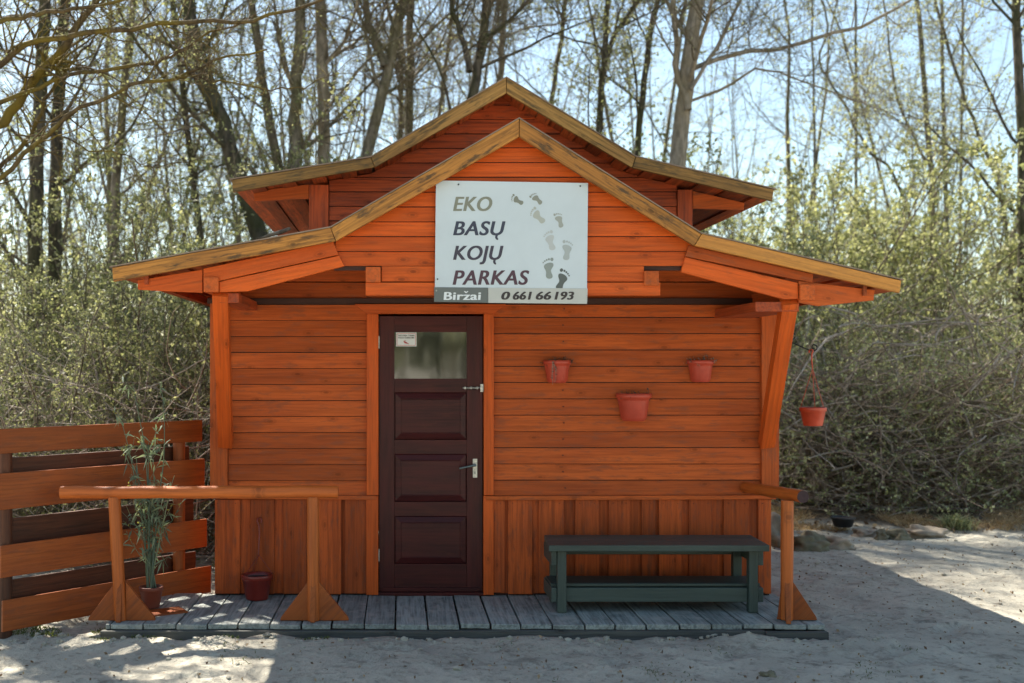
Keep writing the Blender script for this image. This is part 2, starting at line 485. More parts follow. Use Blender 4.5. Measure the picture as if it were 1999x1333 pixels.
def walk(st, d, ln, n, r0, rg, up, wig, rmin=.0015, tip=.35):
    pts = [st]; p = st.copy(); d = d.copy(); step = (ln / (n - 1))[:, None]
    for _ in range(n - 1):
        d = d + rg.normal(size=d.shape) * wig; d[:, 2] += up * .12
        d /= np.linalg.norm(d, axis=1, keepdims=True) + 1e-9
        p = p + d * step; pts.append(p)
    Pp = np.stack(pts, axis=1)
    R = np.maximum(r0[:, None] * np.linspace(1, tip, n)[None, :], rmin * .8)
    return Pp, R


def along(Pp, m, rg, t0=.2):
    Nn, k, _ = Pp.shape
    tt = rg.uniform(t0, 1, size=(Nn, m)) * (k - 1); i0 = np.clip(tt.astype(int), 0, k - 2); fr = (tt - i0)[..., None]; ar = np.arange(Nn)[:, None]
    return (Pp[ar, i0] * (1 - fr) + Pp[ar, i0 + 1] * fr).reshape(-1, 3)


# ------------------------------------------------------------------ ground
def ground_z(x, y):
    z = -.088 + .035 * noise.noise((x * .5, y * .5, 1.3)) + .022 * noise.noise((x * 1.7, y * 1.7, 4.1))
    z += .015 * noise.noise((x * 4, y * 4, 8.3)) + .011 * abs(noise.noise((x * 9, y * 9, 2.3))) + .006 * noise.noise((x * 22, y * 22, 5.3))
    if -1.45 < y < -.95 and -2.3 < x < 3.1:
        z += .05 * (1 - (-.95 - y) / .5) * (.6 + .8 * noise.noise((x * 3, 0, 7)))
    if -2.2 < x < 2.9 and -1.05 < y < 4:
        z = min(z, -.1)
    if y > 3.5:
        z += .12 * min(1, (y - 3.5) / 3) + .2 * noise.noise((x * .3, y * .3, 9)) * min(1, (y - 3.5) / 6)
    return z


def ground():
    def axis(lo, hi, n, far):
        inner = np.linspace(lo, hi, n); e = np.array([.4, 1, 2, 4, 8, 16, 40, 100, 300, far])
        return np.concatenate([lo - e[::-1], inner, hi + e])
    xs = axis(-4.5, 7.0, 330, 900); ys = axis(-3.2, 7.5, 310, 900)
    V = [(x, y, ground_z(x, y) if abs(x) < 30 and abs(y) < 30 else -.05) for y in ys for x in xs]
    nx = len(xs)
    Fc = [(j * nx + i, j * nx + i + 1, (j + 1) * nx + i + 1, (j + 1) * nx + i) for j in range(len(ys) - 1) for i in range(nx - 1)]
    A = np.array(V); rg = np.random.default_rng(123)          # trodden dents of feet all over the sand
    for _ in range(240):
        cx, cy, a = rg.uniform(-4.2, 6.8), rg.uniform(-3.0, 3.6), rg.uniform(0, 6.28)
        dx, dy = A[:, 0] - cx, A[:, 1] - cy; k = (abs(dx) < .35) & (abs(dy) < .35); dx, dy = dx[k], dy[k]
        u, v = dx * math.cos(a) + dy * math.sin(a), -dx * math.sin(a) + dy * math.cos(a)
        rr = np.sqrt((u / .14) ** 2 + (v / .055) ** 2); A[k, 2] += (-.022 * np.exp(-rr ** 4) + .010 * np.exp(-((rr - 1.35) / .3) ** 2)) * rg.uniform(.4, 1.1)
    V = [tuple(p_) for p_ in A]
    mb = MB(); mb.add(V, Fc, None, .5)
    o = mb.build('ground', 'sand', smooth=True); o['kind'] = 'structure'


ground()

# ------------------------------------------------------------------ the hut
hut = empty('wooden_hut', 'orange painted wooden hut with stepped double gabled roof, seen from its door side', 'hut', loc=(.67, 1.5, 0))


def hb(mb, name, mats, parent=None, bevel=.003, smooth=False):
    """build a hut part; world coordinates kept although the hut Empty stands elsewhere"""
    o = mb.build(name, mats, parent or hut, bevel, smooth)
    if parent is None:
        o.matrix_parent_inverse = hut_inv
    return o


from mathutils import Matrix
hut_inv = Matrix.Translation((-.67, -1.5, 0))

XL, XR, YB = -1.335, 2.675, 3.6


def interp(prof, x):
    for (x0, z0), (x1, z1) in zip(prof, prof[1:]):
        if x0 <= x <= x1:
            return z0 + (z1 - z0) * (x - x0) / (x1 - x0)
    return -9


def siding(mb, prof, xa, xb, z0, z1, pitch, Y, jit=.0, th=.02, seams=0):
    """lapped horizontal boards under the profile prof, facing -Y"""
    z = z0
    xs_k = [p[0] for p in prof]
    while z < z1 - .01:
        zt = min(z + pitch, z1); zb = z + rnd.uniform(-jit, jit)
        br = {xa, xb} | {x for x in xs_k if xa < x < xb}
        for (x0, p0), (x1, p1) in zip(prof, prof[1:]):
            for lev in (zb, zt):
                if (p0 - lev) * (p1 - lev) < 0:
                    x = x0 + (x1 - x0) * (lev - p0) / (p1 - p0)
                    if xa < x < xb: br.add(x)
        br = sorted(br); V, G, Fc = [], [], []; off = (rnd.uniform(0, 50), rnd.uniform(0, 50), rnd.uniform(0, 9))
        e1 = rnd.uniform(-.003, .003); e2 = rnd.uniform(-.003, .003)
        for a, b in zip(br, br[1:]):
            mid = interp(prof, (a + b) / 2)
            if mid <= zb + .001: continue
            ta, tb = min(zt - .0055, interp(prof, a)), min(zt - .0055, interp(prof, b))
            if ta <= zb and tb <= zb: continue
            o = len(V); wa = zb + (e1 if a == br[0] else 0); wb = zb + e2
            for x, w, t in ((a, zb, max(ta, zb)), (b, zb, max(tb, zb))):
                f = (t - zb) / pitch
                for yy, zz in ((Y - th, w), (Y - th + th * .75 * f, t), (Y, w), (Y, t)):
                    V.append((x, yy, zz)); G.append((x + off[0], zz + off[1], off[2]))
            Fc += [(o, o + 4, o + 5, o + 1), (o, o + 2, o + 6, o + 4), (o + 1, o + 5, o + 7, o + 3)]
        if Fc:
            Fc.append((0, 1, 3, 2)); n = len(V); Fc.append((n - 4, n - 2, n - 1, n - 3))
            mb.add(V, Fc, G)
        z = zt


def px_xz(pts, Y):
    return [(P(a, b, Y)[0], P(a, b, Y)[2]) for a, b in pts]


# roof profiles (outer top and lower edge of the verge boards), measured on the photo
YF, YU = -1.02, -.18
lt = px_xz([(220, 523), (646, 445), (1013, 233), (1368, 457), (1757, 548)], YF)
lb = px_xz([(222, 550), (656, 471), (1013, 268), (1354, 480), (1754, 572)], YF)
ut = px_xz([(453, 352), (724, 308), (988, 153), (1240, 307), (1509, 371)], YU)
ub = px_xz([(455, 376), (732, 327), (988, 183), (1233, 328), (1506, 393)], YU)

for top, bot, Y, mats in ((lt, lb, YF, ('verge', 'verge', 'verge', 'verge_new')), (ut, ub, YU, ('verge_grey', 'verge_grey', 'verge_grey', 'verge_grey'))):
    for i in range(4):
        mb = MB(); g = .0015
        (ax, az), (bx, bz) = top[i], top[i + 1]; (cx, cz), (dx, dz) = bot[i], bot[i + 1]
        prism(mb, [(ax + g, az), (bx - g, bz), (dx - g, dz), (cx + g, cz)], Y - .02 - .003 * (i % 2), Y + .012, (bx - ax, bz - az))
        hb(mb, 'verge_board', mats[i], bevel=.004)


def roof_deck(top, y0, y1, drop, name):
    mb = MB(); fl = MB()
    for i in range(4):
        (ax, az), (bx, bz) = top[i], top[i + 1]; L = math.hypot(bx - ax, bz - az); ux, uz = (bx - ax) / L, (bz - az) / L; nx, nz = -uz, ux
        n = max(2, round(L / .105)); w = L / n
        for j in range(n):
            s0 = j * w; e = .004 if j % 2 else -.010
            a = (ax + ux * s0, az + uz * s0); b = (ax + ux * (s0 + w - .007), az + uz * (s0 + w - .007))
            d0 = drop + e; d1 = drop + e + .018
            poly = [(a[0] - nx * d0, a[1] - nz * d0), (b[0] - nx * d0, b[1] - nz * d0), (b[0] - nx * d1, b[1] - nz * d1), (a[0] - nx * d1, a[1] - nz * d1)]
            # grain along Y
            off = rnd.uniform(0, 50); V, G = [], []
            for y in (y0 + rnd.uniform(0, .01), y1):
                for x, z in poly:
                    V.append((x, y, z)); G.append((y + off, x, z))
            mb.add(V, [(0, 1, 2, 3), (7, 6, 5, 4)] + [(k, k + 4, (k + 1) % 4 + 4, (k + 1) % 4) for k in range(4)], G)
        # felt on top
        e0, e1 = .0, .0
        poly = [(ax - (ux * .015 if i == 0 else 0), az + .001), (bx + (ux * .015 if i == 3 else 0), bz + .001), (bx + (ux * .015 if i == 3 else 0), bz + .009), (ax - (ux * .015 if i == 0 else 0), az + .009)]
        prism(fl, poly, y0 - .038, y1 + .02, (1, 0))
        prism(fl, [(ax, az - .001), (bx, bz - .001), (bx, bz - drop + .011), (ax, az - drop + .011)], y0 + .02, y1)
    hb(mb, name, 'soffit', bevel=0); hb(fl, 'roof_felt', 'felt', bevel=0)


roof_deck(lt, YF + .013, YB + .35, .045, 'roof_planks')
roof_deck(ut, YU + .013, 2.9, .045, 'upper_roof_planks')
# eave boards running back along the roof edges
for top, y1 in ((lt, YB + .35),):
    for e in (0, 4):
        x, z = top[e]; s_ = 1 if e == 0 else -1
        y0_ = (YF if top is lt else YU) + .013
        xi = x + s_ * (.19 if top is lt else .1); zz = interp(top, xi) - .085
        mb = MB(); box(mb, min(xi, xi + s_ * .025), max(xi, xi + s_ * .025), y0_ + .03, y1 - .02, zz - .05, zz + .012)
        hb(mb, 'eave_board', 'orange_dark' if e == 0 else 'soffit')

# walls ------------------------------------------------------------
profw = [(x, z - .09) for x, z in lt]
flat = [(-9, 2.1), (9, 2.1)]
zs = P(0, 968, 0)[2]
dl, dr = P(740, 0, 0)[0], P(942, 0, 0)[0]
tl, tr = P(716, 0, 0)[0], P(963, 0, 0)[0]
mb = MB(); siding(mb, flat, XL + .1, tl + .004, zs, 2.098, .1155, 0, .002); hb(mb, 'wall_siding', 'orange', bevel=0)
mb = MB(); siding(mb, flat, tr - .004, XR - .06, zs, 2.098, .1175, 0, .002)
nl = []
for k in range(12):
    for x in (1.185 + rnd.uniform(-.01, .01),):
        z = zs + .06 + k * .1175
        box(mb, x - .004, x + .004, -.024, -.014, z - .004, z + .004, mi=1)
hb(mb, 'wall_siding', ['orange', 'dark'], bevel=0)
mb = MB(); siding(mb, profw, XL + .05, XR - .05, 2.14, 3.0, .12, .01, .002); hb(mb, 'wall_siding', 'orange', bevel=0)
# dark strip standing in for the shadow at the wall head
mb = MB(); box(mb, XL - .05, XR + .02, -.035, .05, 2.1, 2.14); hb(mb, 'head_shade_strip', 'dark')
# solid walls behind the boards (left, right, back, front backing)
mb = MB()
box(mb, XL, XL + .05, .03, YB, -.06, 2.25); box(mb, XR - .05, XR, .03, YB, -.06, 2.25); box(mb, XL + .05, XR - .05, YB - .05, YB, -.06, 2.25)
hb(mb, 'side_walls', 'orange')
mb = MB(); box(mb, XL + .001, dl - .01, .004, .029, -.05, 2.2); box(mb, dr + .01, XR - .001, .004, .029, -.05, 2.2); box(mb, dl - .01, dr + .01, .004, .029, 2.04, 2.2)
hb(mb, 'wall_backing', 'dark', bevel=0)

# lower vertical boards
zc = P(0, 974, 0)[2]


def lower(xa, xb, widths):
    mb = MB(); x = xa; k = 0
    while x < xb - .01:
        w = widths[k % len(widths)] * rnd.uniform(.93, 1.07); x1 = min(x + w, xb)
        if k % 2 == 0:
            ov = .012
            box(mb, x - ov if x > xa else x, min(x1 + ov, xb), -.034 + rnd.uniform(-.003, .003), -.012, .012 + rnd.uniform(-.004, .008), zc)
            for nx_ in (x + .02, x1 - .02):
                box(mb, nx_ - .003, nx_ + .003, -.0385, -.028, zc - .03, zc - .024, mi=1)
        else:
            box(mb, x - .02, x1 + .02, -.0125, .004, .01, zc - .001)
        x = x1; k += 1
    hb(mb, 'lower_cladding', ['orange_low', 'dark'], bevel=.003)


lower(XL + .005, tl, (.16, .10, .15, .09, .14, .075, .16, .05))
lower(tr, XR - .045, (.07, .05, .155, .07, .15, .10, .155, .095, .14, .10))
mb = MB(); box(mb, XR - .045, XR + .002, -.03, .03, 0.01, zc); hb(mb, 'corner_post', 'orange')
# sill rails
for x0, x1, a, b in ((XL + .1, dl - .02, .006, .0), (dr + .02, XR + .03, -.003, .004)):
    mb = MB(); z = P(0, 970, 0)[2]
    beam(mb, (x0, -.032, z + a), (x1, -.032, z + b), .05, .03); hb(mb, 'sill_rail', 'orange')
# corner trims
mb = MB(); box(mb, P(412, 0, 0)[0], P(446, 0, 0)[0], -.045, .02, P(0, 955, 0)[2] + .01, 2.1); hb(mb, 'corner_trim', 'orange')
mb = MB(); box(mb, XL - .02, XL + .1, -.042, .02, zc + .005, zs + .05); hb(mb, 'corner_trim', 'orange')
mb = MB(); box(mb, P(1483, 0, 0)[0], P(1517, 0, 0)[0], -.045, .02, zs + .02, 2.1); hb(mb, 'corner_trim', 'orange')
# door trims
ztop = P(0, 613, 0)[2]
for x0, x1 in ((tl, dl - .004), (dr + .006, tr)):
    mb = MB(); box(mb, x0, x1, -.045, .01, zs + .01, ztop - .001); box(mb, x0 - .003, x1 - .001, -.048, .01, .005, zs + .006)
    hb(mb, 'door_trim', 'orange_bright')
mb = MB(); hz = P(0, 594, 0)[2]
prism(mb, [(P(693, 0, 0)[0], hz), (P(987, 0, 0)[0], hz), (P(963, 0, 0)[0], ztop), (P(716, 0, 0)[0], ztop)], -.05, .0, (1, 0)); hb(mb, 'door_head', 'orange_bright')
mb = MB(); box(mb, dl - .01, dr + .012, -.04, .03, -.004, .02); hb(mb, 'threshold', 'door')

# door --------------------------------------------------------------
door = MB(); dz0, dz1 = .022, P(0, 617, 0)[2]; Yd = -.012
xs_ = [dl, P(770, 0, 0)[0], P(911, 0, 0)[0], dr]
openings = [(648, 739), (766, 858), (886, 979), (1007, 1100)]
zo = [(P(0, a, 0)[2], P(0, b, 0)[2]) for a, b in openings]
box(door, xs_[0], xs_[1], Yd, .028, dz0, dz1); box(door, xs_[2], xs_[3], Yd, .028, dz0, dz1)
rails = [dz1] + [z for pr in zo for z in pr] + [dz0]
for a, b in zip(rails[::2], rails[1::2]):
    box(door, xs_[1] + .0005, xs_[2] - .0005, Yd + .0015, .028, b, a)
for (za, zb) in zo[1:]:
    x0, x1 = xs_[1], xs_[2]; m_ = .006; bw = .046
    V = []
    for (i, d) in ((m_, .010), (bw, -.004), (bw + .004, .002), (bw + .006, .002)):
        yy = Yd + d
        V += [(x0 + i, yy, zb + i), (x1 - i, yy, zb + i), (x1 - i, yy, za - i), (x0 + i, yy, za - i)]
    V += [(x0, Yd + .018, zb), (x1, Yd + .018, zb), (x1, Yd + .018, za), (x0, Yd + .018, za)]
    Fc = [(16, 17, 1, 0), (17, 18, 2, 1), (18, 19, 3, 2), (19, 16, 0, 3), (12, 13, 14, 15)]
    for a in (0, 4, 8):
        for j in range(4):
            Fc.append((a + j, a + (j + 1) % 4, a + 4 + (j + 1) % 4, a + 4 + j))
    door.add(V, Fc, [(v[0] + za * 3, v[2] + 7, 0) for v in V])
box(door, xs_[0] + .02, xs_[3] - .02, Yd - .014, Yd + .001, dz0 + .002, dz0 + .03)
door_o = hb(door, 'door', 'door', bevel=.0025)
mb = MB(); za, zb = zo[0]; box(mb, xs_[1] - .002, xs_[2] + .002, Yd + .018, Yd + .024, zb - .002, za + .002)
hb(mb, 'window_pane', 'glass', door_o, bevel=0)
# handle
mb = MB(); hx = P(927, 0, 0)[0]; box(mb, hx - .016, hx + .016, Yd - .008, Yd, P(0, 932, 0)[2], P(0, 895, 0)[2])
box(mb, hx - .004, hx + .004, Yd - .011, Yd - .007, P(0, 925, 0)[2], P(0, 920, 0)[2], mi=1)
zc_ = P(0, 907, 0)[2]
tube(mb, [(hx, Yd, zc_), (hx, Yd - .045, zc_), (hx - .02, Yd - .052, zc_ - .002), (hx - .115, Yd - .05, zc_ - .022)], [.009, .009, .009, .007], 10, mi=1)
hb(mb, 'handle', ['metal', 'lever'], door_o, bevel=.002)
for py in (668, 1083):
    mb = MB(); z = P(0, py, 0)[2]; tube(mb, [(dl - .002, Yd - .006, z - .045), (dl - .002, Yd - .006, z + .045)], .0055, 8); hb(mb, 'hinge', 'metal', door_o, bevel=0)
mb = MB(); z = P(0, 757, 0)[2]; xb_ = P(903, 0, 0)[0]
tube(mb, [(xb_, Yd - .012, z), (xb_ + .1, Yd - .014, z)], .006, 8)
for k in range(5):
    box(mb, xb_ + .012 + k * .022, xb_ + .022 + k * .022, Yd - .018, Yd, z - .009 - (k % 2) * .005, z + .009, mi=1 if k % 2 else 0)
box(mb, xb_ + .125, xb_ + .146, -.055, Yd, z - .028, z + .028); tube(mb, [(xb_ + .1, Yd - .014, z), (xb_ + .14, Yd - .014, z + .004)], .006, 8)
hb(mb, 'bolt', ['metal', 'iron'], door_o, bevel=.001)

# porch gable ---------------------------------------------------------
YG = -.93
prg = px_xz([(640, 481), (656, 470), (1013, 262), (1353, 478), (1372, 492)], YG)
prg = [(x, z + .02) for x, z in prg]
mb = MB()
gz0 = P(0, 519, YG)[2]
# left and right edges of the panel run along the wing-board joint
gl, gr = P(672, 0, YG)[0], P(1332, 0, YG)[0]
prg2 = [(P(652, 0, YG)[0], gz0 + .001)] + [(P(656, 0, YG)[0], P(0, 470, YG)[2])] + prg[2:3] + [(P(1353, 0, YG)[0], P(0, 480, YG)[2])] + [(P(1357, 0, YG)[0], gz0 + .001)]
siding(mb, prg2, P(652, 0, YG)[0], P(1357, 0, YG)[0], gz0, 3.3, .0945, YG, .0015, th=.018)
hb(mb, 'gable_cladding', 'orange_bright', bevel=0)
mb = MB(); box(mb, P(745, 0, YG)[0], P(1256, 0, YG)[0], YG - .018, YG + .01, P(0, 550, YG)[2], gz0 - .003); hb(mb, 'gable_board', 'orange_bright')
mb = MB(); box(mb, P(714, 0, YG)[0], P(1287, 0, YG)[0], YG - .03, YG + .04, P(0, 577, YG)[2], P(0, 552, YG)[2]); hb(mb, 'gable_beam', 'orange_bright')
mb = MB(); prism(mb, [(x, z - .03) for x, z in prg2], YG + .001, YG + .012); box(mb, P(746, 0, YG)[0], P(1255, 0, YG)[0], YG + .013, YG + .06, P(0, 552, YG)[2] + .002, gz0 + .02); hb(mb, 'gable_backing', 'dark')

# wing boards
Yw = -.965
for pl, gd, mt, yo in (
        ([(397, 524), (650, 471), (661, 497), (428, 548), (397, 553)], (253, 53), 'orange_bright', 0),
        ([(428, 550), (662, 498.5), (672, 519), (484, 568), (428, 570)], (253, 53), 'orange_bright', .004),
        ([(268, 547), (395, 526), (395, 571), (340, 569), (269, 565)], (127, 20), 'orange_bright', .002),
        ([(1345, 479), (1588, 535), (1586, 552), (1338, 500)], (243, -57), 'orange', 0),
        ([(1338, 501.5), (1558, 552), (1559, 583), (1532, 584), (1330, 531)], (243, -57), 'orange_bright', .004),
        ([(1560, 548), (1709, 566), (1707, 586), (1600, 597), (1561, 590)], (120, -20), 'orange', .01)):
    mb = MB(); poly = px_xz(pl, Yw); prism(mb, poly, Yw + yo, Yw + .035 + yo, gd); hb(mb, 'wing_board', mt)
# purlins with visible ends
for x0, x1, y0, y1, yf in ((398, 427, 541, 570, -.972), (714, 743, 521, 551, -.96), (1257, 1286, 529, 558, -.96), (1561, 1590, 555, 586, -.972)):
    mb = MB(); box(mb, P(x0, 0, yf)[0], P(x1, 0, yf)[0], yf - .012, YB + .2, P(0, y1, yf)[2], P(0, y0, yf)[2]); hb(mb, 'purlin', 'orange')
# outrigger blocks under the outer purlins and the wall plate
for x0, x1, y0 in ((428, 466, 571), (1475, 1560, 588)):
    mb = MB(); yf = -.93; box(mb, P(x0, 0, yf)[0], P(x1, 0, yf)[0], yf, .0, P(0, y0 + 20, yf)[2], P(0, y0 + 1, yf)[2]); hb(mb, 'outrigger', 'orange_dark')
# knee braces
for (bx0, tx0, w, ty) in ((440.5, 431, .108, 572), (1496, 1540, .108, 588)):
    a = Vector(P(bx0, 868, -.06)); b = Vector(P(tx0, ty, -.93))
    d = (b - a).normalized()
    mb = MB(); a = a - d * .0
    beam(mb, a, b, .1, .075, up=(0, 1, .3)); hb(mb, 'knee_brace', 'orange_bright')

# upper storey --------------------------------------------------------
YW = .12
pru = [(x, z - .06) for x, z in ut]
ux0, ux1 = P(643, 0, YW)[0], P(1320, 0, YW)[0]
mb = MB(); siding(mb, pru, ux0, ux1, 2.4, 3.7, .106, YW, .002); hb(mb, 'upper_siding', 'orange_dark', bevel=0)
for x0, x1 in ((604, 642), (1321, 1350)):
    mb = MB(); xa, xb = P(x0, 0, YW)[0], P(x1, 0, YW)[0]; box(mb, xa, xb, YW - .03, YW + .05, 2.4, min(interp(ut, xa), interp(ut, xb)) - .07); hb(mb, 'upper_post', 'orange_dark')
for s_, pts in ((-1, [(495, 374), (603, 360), (603, 388), (497, 393)]), (1, [(1352, 373), (1453, 396), (1451, 410), (1352, 407)])):
    mb = MB(); prism(mb, px_xz(pts, YW - .02), YW - .03, YW + .01, (1, .1)); hb(mb, 'upper_wing_board', 'orange')
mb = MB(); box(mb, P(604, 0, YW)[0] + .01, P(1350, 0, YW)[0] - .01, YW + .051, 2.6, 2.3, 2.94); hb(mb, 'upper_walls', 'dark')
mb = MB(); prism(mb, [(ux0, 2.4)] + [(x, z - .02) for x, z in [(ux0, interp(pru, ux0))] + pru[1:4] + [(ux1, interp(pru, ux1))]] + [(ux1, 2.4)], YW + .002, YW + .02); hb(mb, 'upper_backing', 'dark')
for x0, x1, z0 in ((455, 480, 0), (1470, 1495, 0)):
    pass

# plant hook ------------------------------------------------------------
mb = MB(); Yh = .12
def scroll(c, r0, turns, a0, sgn=1, n=26):
    out = []
    for i in range(n):
        f = i / (n - 1); a = a0 + sgn * turns * 2 * math.pi * f; r = r0 * (1 - .75 * f)
        out.append((c[0] + r * math.cos(a), c[1], c[2] + r * math.sin(a)))
    return out
h1 = P(1583, 685, Yh)
p0 = P(1512, 655, Yh); p1 = P(1545, 668, Yh)
c2 = (h1[0] + .022, Yh, h1[2] + .028)
tube(mb, [p0, p1, h1] + scroll(c2, .028, 1.2, math.radians(-110)), .0045, 7)
c3 = P(1546, 655, Yh); tube(mb, scroll(c3, .03, 1.3, math.radians(-120)), .004, 7)
tube(mb, [P(1508, 640, Yh), P(1508, 700, Yh)], .006, 7); tube(mb, [P(1508, 690, Yh), P(1540, 668, Yh)], .004, 7)
hb(mb, 'plant_hook', 'iron', bevel=0, smooth=True)


# ------------------------------------------------------------------ sign with lettering
def ogonek(mb, cx, zb, h, Y):
    """the little tail under the letter"""
    out, inn = [], []
    for i in range(13):
        a = math.radians(100 + 170 * i / 12); w = .055 * (1 + .5 * math.sin(math.pi * i / 12)) * h
        c = (cx + .13 * h * math.cos(a) + .04 * h, zb - .13 * h + .15 * h * math.sin(a))
        out.append((c[0] + w * math.cos(a), Y, c[1] + w * math.sin(a))); inn.append((c[0] - w * math.cos(a), Y, c[1] - w * math.sin(a)))
    for a, b, c, d in zip(out, out[1:], inn[1:], inn):
        mb.add([a, b, c, d], [(0, 1, 2, 3)], None, .5)


def caron(mb, cx, z, h, Y):
    w = .25 * h; t = .13 * h
    mb.add([(cx - w, Y, z + .22 * h), (cx - w + t, Y, z + .26 * h), (cx + .02 * h, Y, z + .12 * h), (cx + w - t + .04 * h, Y, z + .26 * h), (cx + w + .04 * h, Y, z + .22 * h), (cx + .06 * h, Y, z), (cx - .05 * h, Y, z)],
           [(0, 1, 2, 6), (2, 3, 4, 5), (2, 5, 6)], None, .5)


def text_mb(mb, s, rect, Y, bold=.02, shear=.0, depth=.002, mi=0):
    cu = bpy.data.curves.new('t', 'FONT'); cu.body = s; cu.offset = min(bold, .028) * .3; cu.shear = shear; cu.space_character = 1.06; cu.resolution_u = 6
    ob = bpy.data.objects.new('t', cu); S.collection.objects.link(ob); bpy.context.view_layer.update()
    me = bpy.data.meshes.new_from_object(ob.evaluated_get(bpy.context.evaluated_depsgraph_get()))
    bpy.data.objects.remove(ob); bpy.data.curves.remove(cu)
    v = np.array([x.co[:] for x in me.vertices]); fs = [tuple(p.vertices) for p in me.polygons]; bpy.data.meshes.remove(me)
    # fit: rect = (x0, x1, baseline z, cap height)
    x0, x1, zb, hh = rect
    cap = 0.727
    sx = (x1 - x0) / (v[:, 0].max() - v[:, 0].min())
    st = bold * 1.1 * hh
    for k, dx in enumerate((0, st, -st, st * .5, -st * .5)):
        V = [(x0 + (a - v[:, 0].min()) * sx + dx, Y + .00005 * k, zb + b * hh / cap) for a, b, _ in v]
        mb.add(V, fs, None, .5, mi)
    return mb


YS = -.975
sg = empty('sign_board', 'white sign panel on the porch gable with park name, footprints and phone number', 'sign', loc=P(1000, 590, YS))
sg_inv = Matrix.Translation(-sg.location)


def sb(mb, name, mats, bevel=0):
    o = mb.build(name, mats, sg, bevel); o.matrix_parent_inverse = sg_inv; return o


tilt = px_xz([(851, 352), (1148, 357), (1146, 564), (849, 561)], YS)
mb = MB(); prism(mb, tilt, YS, YS + .008, (1, 0)); sb(mb, 'panel', 'sign', .001)
mb = MB(); prism(mb, px_xz([(847.5, 560.5), (952.5, 561.5), (952.5, 591), (847.5, 589)], YS), YS - .004, YS + .008); sb(mb, 'name_strip', 'strip_dark', .001)
mb = MB(); prism(mb, px_xz([(953, 561.5), (1147, 563), (1146, 593), (953, 591)], YS), YS - .0035, YS + .008); sb(mb, 'phone_strip', 'strip_light', .001)


def c8(x, y):
    return (830 + x / 5.126, 340 + y / 5.126)


def line(s, x0, x1, yb, h, mat, bold, shear, yo, name='lettering'):
    a = P(*c8(x0, yb), YS); b = P(*c8(x1, yb), YS); mb = MB()
    hh_ = h / 5.126 * (YS + 8) / F
    text_mb(mb, s.replace('Ų', 'U').replace('ž', 'z'), (a[0], b[0], a[2], hh_), YS - yo, bold, shear)
    if 'Ų' in s: ogonek(mb, b[0] - hh_ * .52, a[2] - hh_ * .0, hh_, YS - yo - .0001)
    if 'ž' in s: caron(mb, a[0] + (b[0] - a[0]) * .60, a[2] + hh_ * .82, hh_, YS - yo - .0001)
    sb(mb, name, mat)


line('EKO', 283, 668, 366, 147, 'ink_khaki', .028, .22, .0015)
line('BASŲ', 283, 800, 609, 145, 'ink_navy', .028, .22, .0015)
line('KOJŲ', 283, 780, 855, 146, 'ink_slate', .028, .22, .0015)
line('PARKAS', 278, 1037, 1104, 149, 'ink_plum', .028, .22, .0015)
line('Biržai', 188, 555, 1257, 82, 'ink_white', .045, .06, .0055, 'town_name')
for s_, x0_, x1_ in (('0', 765, 845), ('661', 880, 1063), ('66', 1110, 1255), ('193', 1297, 1485)):
    line(s_, x0_, x1_, 1254, 82, 'ink_black', .062, .2, .0055, 'phone_number')

SOLE = [(-.02, -.62), (.10, -.60), (.17, -.50), (.17, -.36), (.12, -.18), (.10, 0), (.16, .14), (.25, .28), (.29, .42), (.26, .54), (.14, .60), (-.02, .60), (-.18, .52), (-.27, .40), (-.27, .26), (-.20, .08), (-.17, -.1), (-.20, -.3), (-.21, -.45), (-.14, -.58)]
TOES = [(.22, .83, .09, .135), (.05, .86, .058, .085), (-.075, .82, .05, .075), (-.19, .75, .046, .066), (-.285, .65, .042, .058)]
feet = [((905, 250), (965, 285), -1, 1), ((1100, 235), (1150, 285), -1, -1), ((1110, 400), (1175, 465), -1, 1), ((1335, 440), (1357, 515), 1, -1),
        ((1245, 640), (1275, 735), -1, 1), ((1420, 735), (1408, 835), 1, -1), ((1235, 915), (1245, 1020), -1, 1), ((1378, 1030), (1338, 1130), 1, -1)]
for i, (ball, heel, _, fl) in enumerate(feet):
    b = Vector((ball[0], ball[1])); h = Vector((heel[0], heel[1])); u = (b - h); L = u.length / .80; u.normalize(); rt = Vector((-u.y, u.x)) * fl
    c0 = h + u * (.42 * L)
    def tr_(x, y):
        p_ = c0 + u * (y * L) + rt * (x * L * 1.34)
        py_ = min(p_.y, 1140)
        return P(*c8(p_.x, py_), YS)
    mb = MB()
    # smooth the sole outline by one round of corner cutting
    o_ = SOLE
    for _k in range(2):
        o_ = [pt for a, b2 in zip(o_, o_[1:] + o_[:1]) for pt in ((a[0] * .75 + b2[0] * .25, a[1] * .75 + b2[1] * .25), (a[0] * .25 + b2[0] * .75, a[1] * .25 + b2[1] * .75))]
    pts = [tr_(x, y) for x, y in o_]
    mb.add([(p_[0], YS - .0015, p_[2]) for p_ in pts], [tuple(range(len(pts)))], None, .5)
    for tx, ty, ra, rb in TOES:
        ps = [tr_(tx + ra * math.cos(a), ty + rb * math.sin(a)) for a in np.linspace(0, 2 * math.pi, 14, endpoint=False)]
        mb.add([(p_[0], YS - .0015, p_[2]) for p_ in ps], [tuple(range(14))], None, .5)
    sb(mb, 'footprint', 'foot%d' % i)
for x, y in ((333, 103), (1551, 119), (123, 1050), (112, 1165)):
    p_ = P(*c8(x, y), YS); mb = MB(); tube(mb, [(p_[0], YS - .001, p_[2]), (p_[0], YS - .008, p_[2])], .005, 8); sb(mb, 'screw', 'iron' if y < 1100 else 'metal')

